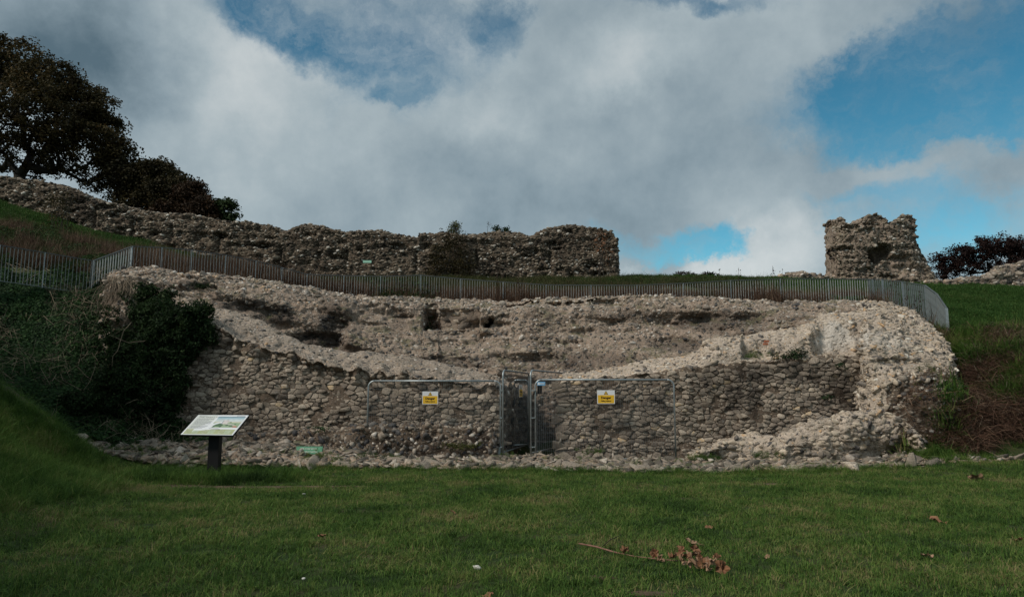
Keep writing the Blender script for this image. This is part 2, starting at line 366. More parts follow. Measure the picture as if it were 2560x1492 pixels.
for xx in (-5, -2, .6, 3, 6, 8): X(xx, 19.8, .0); X(xx, 21.8, .05)
T(150, 1082, 17.6); T(210, 1128, 16.3); T(60, 1040, 16.6); T(300, 1065, 18.2); T(420, 1070, 18.6); T(60, 1000, 18.0); T(100, 900, 19.3); T(0, 850, 19.6); T(0, 720, 20.6); T(-200, 700, 20.6); T(230, 730, 21.6); T(230, 900, 19.9); T(340, 1000, 19.2); T(420, 900, 19.9); T(420, 760, 21.5); T(110, 730, 21.0)
T(330, 700, 22.4); T(420, 712, 23.4)
T(0, 625, 24.0); T(0, 548, 32); T(200, 580, 33.5); T(400, 622, 35); T(480, 640, 35.5); T(-300, 480, 33); T(250, 640, 27); T(500, 668, 28); T(600, 672, 35.8); T(120, 640, 25)
T(760, 702, 35.5); T(1100, 700, 35.5); T(1540, 700, 35.6); T(1700, 700, 36.5); T(1880, 698, 39); T(2090, 703, 38); T(2330, 716, 37.5); T(2600, 726, 36.5)
T(600, 732, 24.4); T(760, 752, 25.2); T(1000, 765, 25.5); T(1300, 775, 25.6); T(1700, 775, 25.8); T(2000, 772, 25.6); T(2170, 772, 25.0)
T(1200, 728, 30.5); T(1600, 722, 31); T(800, 722, 30.5); T(2000, 735, 30.5)
for px in (700, 1000, 1300, 1600, 1900): T(px, 960, 22.6)
T(2300, 800, 24.0); T(2372, 862, 21.6); T(2400, 775, 26); T(2560, 800, 27); T(2560, 850, 22); T(2460, 860, 21.2); T(2440, 930, 19.6); T(2560, 960, 18.6); T(2430, 1050, 17.6); T(2560, 1050, 17.4); T(2330, 1125, 17.6); T(2400, 1156, 16.0); T(2480, 1158, 16.0); T(2560, 1160, 16.0); T(2640, 1160, 16.0); T(2380, 1146, 16.8); T(2460, 1142, 16.7); T(2560, 1150, 16.4); T(2340, 1118, 18.6); T(2290, 1112, 19.0); T(2480, 1122, 17.1); T(2600, 1100, 17.0); T(2800, 1000, 16.5); T(2800, 850, 22); T(2800, 740, 36)
for xx in (-60, -20, 20, 60): X(xx, 55, 9.0 if xx > -30 else 14.0); X(xx, 110, 9.5)
X(-30, 34, 13.0); X(-30, 20, 8.5); X(-40, 5, 7.0); X(40, 34, 7.6); X(40, 18, 5.0); X(40, 2, 2.0); X(-150, 60, 16); X(150, 60, 8); X(0, 300, 9); X(-150, 300, 12); X(150, 300, 9); X(0, -60, 0); X(-60, -60, 4); X(60, -60, 2)
C3 = np.array(ctl)
Kc = -np.linalg.norm(C3[:, None, :2] - C3[None, :, :2], axis=2)
nC = len(C3)
A = np.zeros((nC + 3, nC + 3)); A[:nC, :nC] = Kc + np.eye(nC) * -0.15; A[:nC, nC] = 1; A[nC, :nC] = 1; A[:nC, nC + 1:] = C3[:, :2]; A[nC + 1:, :nC] = C3[:, :2].T
wC = np.linalg.solve(A, np.concatenate([C3[:, 2], [0, 0, 0]]))
def lin_h(x, y):
    q = np.stack([np.ravel(x), np.ravel(y)], 1); out = np.empty(len(q))
    for s in range(0, len(q), 20000):
        b = q[s:s + 20000]; out[s:s + 20000] = -np.linalg.norm(b[:, None] - C3[None, :, :2], axis=2) @ wC[:nC] + wC[nC] + b @ wC[nC + 1:]
    return out
GX = np.concatenate([np.linspace(-300, -32, 14), np.linspace(-30, -16, 20), np.arange(-15.6, 16.4, 0.17), np.linspace(17, 30, 18), np.linspace(35, 300, 14)])
GY = np.concatenate([np.linspace(-120, -12, 8), np.linspace(-9, 3, 10), np.arange(3.5, 28, 0.17), np.arange(28.3, 46, 0.5), np.linspace(50, 500, 16)])
POST = gnd(533, 1196)           # foot of the reader board
def island(x, y):
    e = np.sqrt(((x - POST[0] - .05) / 1.75) ** 2 + ((y - POST[1] - .05) / 0.95) ** 2)
    return np.clip((1.12 - e) / .3, 0, 1)
_gx, _gy = np.meshgrid(GX, GY, indexing='ij')
H = lin_h(_gx, _gy)
pp = np.stack([_gx.ravel(), _gy.ravel(), np.zeros(_gx.size)], 1)
slope = np.clip((H - 0.25) / 1.5, 0, 1)
H = H + fbm(pp * 0.35, 4) * (0.02 + 0.28 * slope) + fbm(pp * 1.7 + 9, 3) * (0.012 + 0.09 * slope)
H += island(_gx.ravel(), _gy.ravel()) * 0.07
H = H.reshape(_gx.shape)
def hgt(x, y):
    x = np.atleast_1d(np.asarray(x, float)); y = np.atleast_1d(np.asarray(y, float))
    i = np.clip(np.searchsorted(GX, x) - 1, 0, len(GX) - 2); j = np.clip(np.searchsorted(GY, y) - 1, 0, len(GY) - 2)
    u = np.clip((x - GX[i]) / (GX[i + 1] - GX[i]), 0, 1); v = np.clip((y - GY[j]) / (GY[j + 1] - GY[j]), 0, 1)
    return (H[i, j] * (1 - u) * (1 - v) + H[i + 1, j] * u * (1 - v) + H[i, j + 1] * (1 - u) * v + H[i + 1, j + 1] * u * v)
def on(x, y): return np.array([x, y, float(hgt(x, y)[0])])
mg, g = newmat('turf_ground'); pos = g.n('ShaderNodeNewGeometry').outputs['Position']
n = g.noise(pos, 1.1, 7, 0.7); nb = g.noise(pos, 14, 6, 0.7)
c = g.ramp(n, [(.3, (.018, .034, .012)), (.5, (.035, .052, .018)), (.68, (.07, .055, .032))])
finish(g, c, .95, nb, .6, .03, spec=.1)
terr = obj('ground', mesh('ground', np.stack([_gx.ravel(), _gy.ravel(), H.ravel()], 1), gridfaces(len(GX), len(GY)), mg, True)); tag(terr, kind='structure')

# ------------------------------------------------------------------ lofted masonry
def cr(P, t):
    """Catmull-Rom along axis 0 of P at t in [0, n-1]"""
    n = len(P); t = np.clip(t, 0, n - 1 - 1e-9); i = np.floor(t).astype(int); f = (t - i)
    sh = (len(t),) + (1,) * (P.ndim - 1); f = f.reshape(sh)
    p0 = P[np.maximum(i - 1, 0)]; p1 = P[i]; p2 = P[np.minimum(i + 1, n - 1)]; p3 = P[np.minimum(i + 2, n - 1)]
    k = 0.35
    m1 = k * (p2 - p0); m2 = k * (p3 - p1)
    return (2 * f**3 - 3 * f**2 + 1) * p1 + (f**3 - 2 * f**2 + f) * m1 + (-2 * f**3 + 3 * f**2) * p2 + (f**3 - f**2) * m2
def resample(P, step):
    """parameter values so that the longest line has about `step` spacing"""
    d = np.linalg.norm(np.diff(P, axis=0), axis=-1)
    d = d.max(axis=1) if d.ndim > 1 else d
    ts = []
    for i, L in enumerate(d):
        k = max(1, int(math.ceil(L / step))); ts += [i + q / k for q in range(k)]
    return np.array(ts + [len(P) - 1.0])
class Surf:
    def __init__(s, P, step=0.06, disp=0.05, dscale=1.2, rough=0.02, edge=None, seed=0, closed=False):
        P = np.asarray(P, float)
        tu = resample(P, step); tv = resample(P.transpose(1, 0, 2), step)
        G = cr(P, tu); G = cr(G.transpose(1, 0, 2), tv).transpose(1, 0, 2)
        s.tu, s.tv, s.closed = tu, tv, closed
        s.set(G)
        q = G.reshape(-1, 3) + seed * 31.7
        a = fbm(q * dscale, 3) * disp * 2 + (fbm(q * 6.5, 4, gain=.6)) * rough * 2.2 - np.abs(perlin(q * 3.1)) * rough * 2.0
        s.set(G + s.N * a.reshape(G.shape[:2])[..., None])
    def set(s, G):
        s.G = G; du = np.gradient(G, axis=0); dv = np.gradient(G, axis=1)
        if s.closed:
            du[0] = du[-1] = G[1] - G[-2]
        n = np.cross(du, dv); n /= (np.linalg.norm(n, axis=2)[..., None] + 1e-9); s.N = n
    def faces(s): return gridfaces(*s.G.shape[:2])
    def obj(s, name, mat, parent, topmat=None, topv=2.6):
        me = mesh(name, s.G.reshape(-1, 3), s.faces(), mat, True)
        if topmat:
            me.materials.append(topmat); nu, nv = s.G.shape[:2]; k = ((s.tv[:-1] > topv)[None, :] & (s.tu[:-1] > 2.5)[:, None]).astype(np.int32).ravel(); me.polygons.foreach_set('material_index', k)
        return obj(name, me, parent)
    def scatter(s, n, dmin, filt=None, seed=1):
        """blue-noise points on the surface -> P, N, (u,v)"""
        r = np.random.default_rng(seed); G = s.G
        a = np.linalg.norm(np.cross(G[1:, :-1] - G[:-1, :-1], G[:-1, 1:] - G[:-1, :-1]), axis=2).ravel() + 1e-12
        nv = G.shape[1] - 1
        k = r.choice(len(a), n, p=a / a.sum()); i, j = k // nv, k % nv; u = r.random(n)[:, None]; v = r.random(n)[:, None]
        P = G[i, j] * (1 - u) * (1 - v) + G[i + 1, j] * u * (1 - v) + G[i, j + 1] * (1 - u) * v + G[i + 1, j + 1] * u * v
        N = s.N[i, j]; UV = np.stack([s.tu[i], s.tv[j]], 1)
        if filt is not None:
            m = filt(P, N, UV); P, N, UV = P[m], N[m], UV[m]
        cell = {}; keep = []; inv = 1 / dmin; K = np.floor(P * inv).astype(int).tolist(); PL = P.tolist(); d2 = dmin * dmin
        for q, (a0, b0, c0) in enumerate(K):
            ok = True; p = PL[q]
            for x in (a0 - 1, a0, a0 + 1):
                for y in (b0 - 1, b0, b0 + 1):
                    for z in (c0 - 1, c0, c0 + 1):
                        w = cell.get((x, y, z))
                        if w is not None:
                            e = PL[w]
                            if (e[0] - p[0])**2 + (e[1] - p[1])**2 + (e[2] - p[2])**2 < d2: ok = False; break
                    if not ok: break
                if not ok: break
            if ok and (a0, b0, c0) not in cell: cell[(a0, b0, c0)] = q; keep.append(q)
        return P[keep], N[keep], UV[keep]

# stone shapes: 10 coarse (20 faces) and 10 finer (80 faces) knapped nodules
import bmesh
def ico(sub, seed, amp):
    bm = bmesh.new(); bmesh.ops.create_icosphere(bm, subdivisions=sub, radius=1.0)
    V = np.array([v.co for v in bm.verts]); Fc = np.array([[v.index for v in f.verts] for f in bm.faces]); bm.free()
    V = V * (1 + amp * fbm(V * 1.3 + seed * 11.1, 3))[:, None]
    r = np.random.default_rng(seed + 900)
    for _ in range(13):
        n = r.normal(size=3); n /= np.linalg.norm(n); h = r.uniform(.38, .74); d = V @ n - h; V = V - np.where(d > 0, d, 0)[:, None] * n
    V /= np.abs(V).max(0)
    return V, Fc
NOD1 = [ico(1, k, .55) for k in range(10)]; NOD2 = [ico(2, k + 50, .55) for k in range(10)]
def bases(N, r, horiz=1.0):
    """tangent frames: first axis near horizontal"""
    upv = np.array([0, 0, 1.0]); t = np.cross(upv, N); t += r.normal(size=N.shape) * 0.02; t /= np.linalg.norm(t, axis=1)[:, None]
    b = np.cross(N, t); ang = r.normal(size=len(N)) * (0.35 + (1 - horiz) * 2)
    c, s_ = np.cos(ang)[:, None], np.sin(ang)[:, None]
    return t * c + b * s_, b * c - t * s_
def tilt(N, r, a):
    N = N + r.normal(size=N.shape) * a; return N / np.linalg.norm(N, axis=1)[:, None]
def stones(parent, P, N, size, matkey, flat=(1.25, .8, .6), sink=.15, nsingle=300, name='stone', stuffname='small_stones', horiz=1.0, seed=3, tiltamt=.25, tintfn=None, sig=.36, meshes={}):
    r = np.random.default_rng(seed); n = len(P)
    if n == 0: return
    size = np.broadcast_to(size, (n,)) if np.ndim(size) == 0 else size
    sz = size * np.exp(np.clip(r.normal(size=n) * sig, -.8, .95))
    N2 = tilt(N, r, tiltamt); t, b = bases(N2, r, horiz)
    sc = np.stack([sz * flat[0] * r.uniform(.8, 1.25, n), sz * flat[1] * r.uniform(.8, 1.2, n), sz * flat[2] * r.uniform(.8, 1.2, n)], 1)
    C = P - N * (sz * flat[2] * sink)[:, None]
    tint = r.random(n) if tintfn is None else tintfn(P, r)
    # apparent size decides which are single parts
    dist = np.linalg.norm(P - CAM, axis=1); facing = np.clip((N * (CAM - P)).sum(1) / dist, 0.05, 1)
    order = np.argsort(-(sz / dist) * np.where(facing > .1, 1, .2)); single = order[:nsingle]; rest = order[nsingle:]
    key = matkey
    if key not in meshes: meshes[key] = [mesh(name, V, Fc, M[key + '_s'], False) for V, Fc in NOD2]
    for q in single:
        o = bpy.data.objects.new(name, meshes[key][int(r.integers(10))])
        m = Matrix(((t[q][0], b[q][0], N2[q][0]), (t[q][1], b[q][1], N2[q][1]), (t[q][2], b[q][2], N2[q][2])))
        o.matrix_basis = Matrix.LocRotScale(Vector(C[q]), m.to_quaternion(), Vector(sc[q]))
        o.color = (tint[q], tint[q], tint[q], 1); link(o, parent)
    if len(rest):
        Vs, Fs, Ts = [], [], []; base = 0; var = r.integers(0, 10, len(rest))
        for k in range(10):
            ii = rest[var == k]
            if not len(ii): continue
            V0, F0 = NOD1[k]
            V = (V0[None] * sc[ii][:, None, :]); V = V[..., 0:1] * t[ii][:, None] + V[..., 1:2] * b[ii][:, None] + V[..., 2:3] * N2[ii][:, None] + C[ii][:, None]
            Vs.append(V.reshape(-1, 3)); Fs.append((F0[None] + (base + np.arange(len(ii)) * len(V0))[:, None, None]).reshape(-1, 3)); base += len(ii) * len(V0); Ts.append(np.repeat(tint[ii], len(V0)))
        o = obj(stuffname, mesh(stuffname, np.concatenate(Vs), np.concatenate(Fs), M[key + '_j'], False, np.concatenate(Ts)), parent); o['kind'] = 'stuff'

def voronoi(x0, x1, z0, z1, w, h, seed, wvar=.65):
    """irregular coursed rubble: polygons in the (x,z) plane"""
    r = random.Random(seed); S = []; z = z0; row = 0
    while z < z1:
        hh = h * r.choice((.62, .8, 1.0, 1.15, 1.5)); x = x0 + r.random() * w
        while x < x1:
            ww = w * r.uniform(1 - wvar, 1 + wvar) * (hh / h) ** .5; S.append((x + ww / 2 + r.uniform(-.1, .1) * w, z + hh / 2 + r.uniform(-.5, .5) * hh)); x += ww
        z += hh; row += 1
    S = np.array(S); a = w / h * 1.12; Q = S * np.array([1, a]); out = []
    kd = KDTree(len(Q))
    for i, q in enumerate(Q): kd.insert((q[0], q[1], 0), i)
    kd.balance()
    for i, q in enumerate(Q):
        poly = [(q[0] - w * 1.4, q[1] - w * 1.4), (q[0] + w * 1.4, q[1] - w * 1.4), (q[0] + w * 1.4, q[1] + w * 1.4), (q[0] - w * 1.4, q[1] + w * 1.4)]
        for co, j, d in kd.find_n((q[0], q[1], 0), 14):
            if j == i: continue
            e = Q[j]; mx, my = (q + e) / 2; nx, ny = e - q; new = []
            for k in range(len(poly)):
                A_, B_ = poly[k - 1], poly[k]
                da = (A_[0] - mx) * nx + (A_[1] - my) * ny; db = (B_[0] - mx) * nx + (B_[1] - my) * ny
                if da <= 0: new.append(A_) if not new or new[-1] != A_ else None
                if da * db < 0:
                    t_ = da / (da - db); new.append((A_[0] + (B_[0] - A_[0]) * t_, A_[1] + (B_[1] - A_[1]) * t_))
            poly = new
            if len(poly) < 3: break
        if len(poly) >= 3: out.append((S[i], np.array(poly) / np.array([1, a])))
    return out
def facing_stones(parent, surf, vmax, box, w, h, matkey, nsingle=300, seed=5, proud=.021, name='stone', filt=None, umin=-1, umax=1e9):
    """fitted rubble facing laid on the front face of a lofted wall"""
    sel_u = np.where((surf.tu <= umax) & (surf.tu >= umin))[0]; sel_v = np.where(surf.tv <= vmax)[0]
    Gf = surf.G[np.ix_(sel_u, sel_v)].reshape(-1, 3); Nf = surf.N[np.ix_(sel_u, sel_v)].reshape(-1, 3)
    kd = KDTree(len(Gf))
    for i, p in enumerate(Gf): kd.insert((p[0], p[2], 0), i)
    kd.balance(); r = np.random.default_rng(seed); rec = []; pat = fbm(Gf * np.array([1.6, 1, 2.4]) + seed, 4)
    for (c, poly) in voronoi(*box, w, h, seed):
        co, i, d = kd.find((c[0], c[1], 0))
        if d > 0.075: continue
        if pat[i] > .27: continue
        # corner rounding
        q = (poly - poly.mean(0)); L = np.linalg.norm(q, axis=1); gap = .005
        q = q * (1 - gap / np.maximum(L, .03))[:, None]
        q = np.concatenate([np.stack([q * .86 + np.roll(q, 1, 0) * .14, q * .86 + np.roll(q, -1, 0) * .14], 1).reshape(-1, 2)])
        q += r.normal(size=q.shape) * .006; k = len(q); m = poly.mean(0)
        yb = Gf[i][1] - .010; n = Nf[i]; ring = []
        hgt_ = proud * r.uniform(.05, 1.8)
        tx, tz = r.normal() * .09, r.normal() * .10 + .06
        ny = n[1] if abs(n[1]) > .3 else math.copysign(.3, n[1]); tx += float(np.clip(-n[0] / ny, -1.2, 1.2)); tz += float(np.clip(-n[2] / ny, -1.2, 1.2))
        for sc_, dd in ((1.01, -.05), (.975, hgt_ * .70), (.86, hgt_ * 1.0)):
            pts = q * sc_; ring.append(np.stack([m[0] + pts[:, 0], np.full(k, yb) - dd + pts[:, 0] * tx + pts[:, 1] * tz, m[1] + pts[:, 1]], 1))
        V = np.concatenate(ring + [np.array([[m[0], yb - hgt_ * 1.05, m[1]]])])
        V[:, 1] -= fbm(V * 9 + 3, 2) * .022
        # follow the wall surface slope across the stone
        a = np.arange(k); b = (a + 1) % k
        Fq = np.concatenate([np.stack([a, b, b + k, a + k], 1), np.stack([a + k, b + k, b + 2 * k, a + 2 * k], 1)]); Ft = np.stack([a + 2 * k, b + 2 * k, np.full(k, 3 * k)], 1)
        area = .5 * abs((q[:, 0] * np.roll(q[:, 1], -1) - q[:, 1] * np.roll(q[:, 0], -1)).sum())
        rec.append((area, V, Fq, Ft, float(np.clip(r.normal(.5, .2), 0, 1)), np.array([m[0], yb, m[1]])))
    rec.sort(key=lambda e: -e[0])
    for area, V, Fq, Ft, tn, c in rec[:nsingle]:
        o = obj(name, mesh(name, V - c, [Fq, Ft], M[matkey + '_s'], False), parent, c); o.color = (tn, tn, tn, 1)
    if rec[nsingle:]:
        Vs, Q4, Q3, Ts = [], [], [], []; base = 0
        for area, V, Fq, Ft, tn, c in rec[nsingle:]:
            Vs.append(V); Q4.append(Fq + base); Q3.append(Ft + base); base += len(V); Ts.append(np.full(len(V), tn))
        o = obj('small_' + name + 's', mesh('small_' + name + 's', np.concatenate(Vs), [np.concatenate(Q4), np.concatenate(Q3)], M[matkey + '_j'], False, np.concatenate(Ts)), parent); o['kind'] = 'stuff'
    return len(rec)

def rowpts(st):
    """stations: list of lists of (px,py,Y) or 3-vectors"""
    return np.array([[p if isinstance(p, np.ndarray) else at(*p) for p in s] for s in st])
def tb(f, X0, X1): return (X0, X1)

# ---- left front wall of the tower (facing + broken rubble top + passage jamb)
def lw(px, bot, edge, edgeY, back, backY, mid=None, fy=18.7):
    """one station: foot, mid face, top edge, top, back edge, and down behind"""
    m = mid or ((edge + back) / 2 - 4, (edgeY + backY) / 2)
    B = at(px, back, backY); D = B + np.array([0, .35, -.9]); E = D + np.array([0, .1, -1.2])
    zf = at(px, bot, fy)
    Ed = at(px, edge, edgeY)
    return [zf + np.array([0, -.02, -.3]), zf * .5 + Ed * .5, Ed * .93 + zf * .07 + np.array([0, .05, 0]), Ed + np.array([0, -.02, .02]), at(px, m[0], m[1]), B, D, E]
st = [lw(120, 1100, 1068, 18.6, 1050, 19.0, fy=18.5), lw(250, 1100, 1056, 18.6, 1040, 19.2, fy=18.5), lw(340, 1100, 1040, 18.7, 1010, 19.5, fy=18.6), lw(400, 1105, 900, 18.9, 830, 20.2, fy=18.7),
      lw(455, 1110, 800, 19.0, 745, 20.6), lw(520, 1112, 806, 18.95, 768, 20.6), lw(580, 1112, 838, 18.9, 780, 20.5), lw(650, 1112, 866, 18.85, 803, 20.5), lw(760, 1112, 892, 18.82, 860, 20.3),
      lw(790, 1112, 912, 18.8, 866, 20.3), lw(900, 1115, 926, 18.78, 882, 20.3), lw(1000, 1118, 938, 18.75, 889, 20.3), lw(1100, 1120, 950, 18.72, 905, 20.4), lw(1180, 1122, 960, 18.7, 925, 20.4),
      lw(1236, 1122, 966, 18.7, 942, 20.3), lw(1248, 1122, 968, 18.72, 948, 20.3)]
# the jamb runs back into the passage
def jamb(x, y, top, tin):
    b = np.array([x, y, -.1]); t = np.array([x, y, top]); i = np.array(tin)
    return [b, b * .5 + t * .5, b * .04 + t * .96, t + np.array([-.05, .02, .03]), t * .6 + i * .4 + np.array([0, 0, .06]), i, i + np.array([-.1, .1, -.9]), i + np.array([-.1, .1, -1.9])]
ti = at(1200, 935, 20.4)
st += [jamb(-.26, 18.8, at(1254, 968, 18.8)[2], ti), jamb(-.20, 19.1, at(1262, 966, 19.1)[2], ti), jamb(.02, 20.3, 1.88, ti + np.array([0, .1, 0])), jamb(.20, 21.5, 1.86, ti + np.array([0, .5, -.05])), jamb(.1, 21.9, 1.7, ti + np.array([0, .7, -.2]))]
LW = Surf(rowpts(st), .055, .05, 1.1, .016, seed=1)
def ragged(S, lo, hi, amt, sd):
    q = S.G.reshape(-1, 3) * np.array([1.0, .6, .6]); w = (np.clip((S.tv - lo) / .3, 0, 1) * np.clip((hi - S.tv) / .6, 0, 1))[None, :]
    a = fbm(q * 2.3 + sd, 4).reshape(S.G.shape[:2]) * w; b = fbm(q * 3.1 + sd + 50, 4).reshape(S.G.shape[:2]) * w
    S.set(S.G + np.stack([a * 0, b * amt * 1.3, a * amt], -1))
ragged(LW, 1.6, 4.2, .22, 3)
wl = empty('ruined_wall', (-4.0, 18.7, 0)); wl_off = None
def keep(parent):   # children built in world space under an Empty at the thing's base
    bpy.context.view_layer.update()
    for c in parent.children:
        c.matrix_parent_inverse = parent.matrix_world.inverted()
tag(wl, 'left front wall of fitted grey rubble with a ragged sloping top, beside the dark ivy', 'wall')
LW.obj('wall_core', M['mortar_front'], wl, M['mortar_top'])
zmax = 4.2
facing_stones(wl, LW, 2.0, (-10.5, -.2, .05, zmax), .168, .108, 'front', 300, 11, umax=15.2)
isjamb = lambda UV: UV[:, 0] > 15.2
P, N, UV = LW.scatter(12000, .11, lambda P, N, UV: ((UV[:, 1] > 2.05) & (UV[:, 1] < 5.6) & (UV[:, 0] > 2.5)), 5)
stones(wl, P, N, .044, 'core', (1.35, .85, .5), .35, 0, stuffname='top_rubble', seed=12)
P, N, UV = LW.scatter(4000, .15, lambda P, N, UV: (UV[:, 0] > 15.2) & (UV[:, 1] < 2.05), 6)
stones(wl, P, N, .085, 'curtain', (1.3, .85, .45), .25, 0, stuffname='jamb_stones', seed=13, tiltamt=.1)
# rough flint plinth at its foot
def pl(px, top, y0=18.15, y1=18.62, bot=1135):
    a = at(px, bot + 12, y0 - .05); b = at(px, bot - 8, y0); c = at(px, (bot + top) / 2 + 6, y0 + .04); d = at(px, top + 6, y0 + .1)
    return [a, b, c, d, at(px, top, (y0 + y1) / 2), at(px, top - 5, y1 + .15)]
st = [pl(520, 1104, 18.5, 18.7, 1110), pl(600, 1082, 18.35, 18.7, 1114), pl(720, 1076, 18.3, 18.7, 1118), pl(840, 1072, 18.25, 18.7, 1125), pl(900, 1066), pl(1000, 1062), pl(1100, 1060), pl(1200, 1062), pl(1228, 1064), pl(1240, 1080, 18.4)]
PLN = Surf(rowpts(st), .05, .10, 1.6, .05, seed=2); pc = PLN.obj('plinth', M['mortar_front'], wl)
P, N, UV = PLN.scatter(9000, .10, lambda P, N, UV: UV[:, 1] < 4.6, 7)
stones(wl, P, N, .056, 'core', (1.2, .9, .65), .4, 0, stuffname='plinth_flints', seed=14, horiz=.6, tiltamt=.5, tintfn=lambda P, r: r.random(len(P)) ** 1.4 * .9)
keep(wl)

# ---- right front wall
def rw(px, edge, edgeY, mid, midY, back, backY, t2=None, bot=1140, fy=18.72):
    B = at(px, back, backY); T2 = at(px, *(t2 or (back - 3, backY + .5))); D = T2 + np.array([0, .3, -.6]); E = D + np.array([0, .3, -1.6]); zf = at(px, bot, fy); Ed = at(px, edge, edgeY)
    return [zf + np.array([0, -.02, -.3]), zf * .5 + Ed * .5, Ed * .95 + zf * .05, Ed + np.array([0, .04, .02]), at(px, mid, midY), B, T2, D, E]
def rj(y, dx):
    b = np.array([1.20 + dx, y, -.1]); t = np.array([1.20 + dx, y, 1.95]); i = at(1430, 944, 19.9)
    return [b, b * .5 + t * .5, b * .04 + t * .96, t + np.array([.05, 0, .03]), t * .5 + i * .5, i, i + np.array([0, .3, .02]), i + np.array([.1, .4, -.9]), i + np.array([.1, .5, -1.9])]
st = [rj(21.9, .75), rj(20.4, .42), rj(19.0, .05), rw(1398, 958, 18.8, 950, 19.3, 944, 19.9), rw(1410, 955, 18.76, 946, 19.3, 940, 19.9), rw(1470, 950, 18.8, 940, 19.4, 934, 20.1), rw(1550, 942, 18.8, 930, 19.5, 920, 20.3), rw(1640, 930, 18.83, 918, 19.5, 905, 20.4),
      rw(1735, 920, 18.85, 908, 19.3, 892, 19.9, (884, 20.5)), rw(1762, 918, 18.86, 896, 19.2, 862, 19.5, (852, 20.2)), rw(1800, 914, 18.87, 884, 19.1, 850, 19.5, (842, 20.2)), rw(1848, 908, 18.88, 876, 19.05, 846, 19.5, (838, 20.2)), rw(1862, 905, 18.9, 898, 19.35, 856, 19.5, (840, 20.3)),
      rw(1925, 903, 18.9, 896, 19.35, 852, 19.45, (832, 20.3)), rw(1940, 902, 18.9, 892, 19.2, 850, 19.35, (830, 20.3)), rw(1975, 901, 18.92, 886, 19.05, 842, 19.35, (822, 20.3)), rw(2022, 897, 18.93, 870, 19.05, 836, 19.25, (808, 20.2)), rw(2036, 894, 18.94, 886, 19.3, 830, 19.6, (800, 20.3)), rw(2050, 893, 18.94, 888, 19.5, 805, 19.9, (790, 20.8)),
      rw(2100, 890, 18.95, 885, 19.55, 800, 19.95, (784, 21.0)), rw(2158, 888, 18.95, 883, 19.5, 798, 19.9, (780, 21.0)), rw(2200, 888, 18.95, 883, 19.5, 798, 19.9, (780, 21.0))]
RW = Surf(rowpts(st), .055, .045, 1.1, .016, seed=3); ragged(RW, 2.3, 6, .12, 9)
wr = empty('ruined_wall', (5.0, 18.7, 0)); tag(wr, 'right front wall of squared grey rubble with black streaks, between passage and pale rubble corner', 'wall')
RW.obj('wall_core', M['mortar_front'], wr, M['mortar_bright'], 2.8)
facing_stones(wr, RW, 2.0, (1.2, 9.6, .05, 3.2), .175, .112, 'front', 300, 21, umin=3)
P, N, UV = RW.scatter(16000, .085, lambda P, N, UV: ((UV[:, 1] > 2.1) & (UV[:, 1] < 6.4)), 8)
stones(wr, P, N, .046, 'bright', (1.3, .85, .5), .4, 0, stuffname='top_rubble', seed=22)
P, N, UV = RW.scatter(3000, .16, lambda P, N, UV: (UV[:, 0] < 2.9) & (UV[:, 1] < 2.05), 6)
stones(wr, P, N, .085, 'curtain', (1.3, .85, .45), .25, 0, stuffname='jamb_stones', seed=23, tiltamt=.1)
bk = MB(); cbk = at(1912, 857, 19.2)
for q, (a_, b_) in enumerate(((0, 0), (.03, .07))): bk.box(cbk + np.array([a_, -.05, b_ - .03]), (.10, .12, .05))
bo = bk.build('red_tile', M['brick'], wr); bo['label'] = 'broken red tile set in the rubble'
keep(wr)

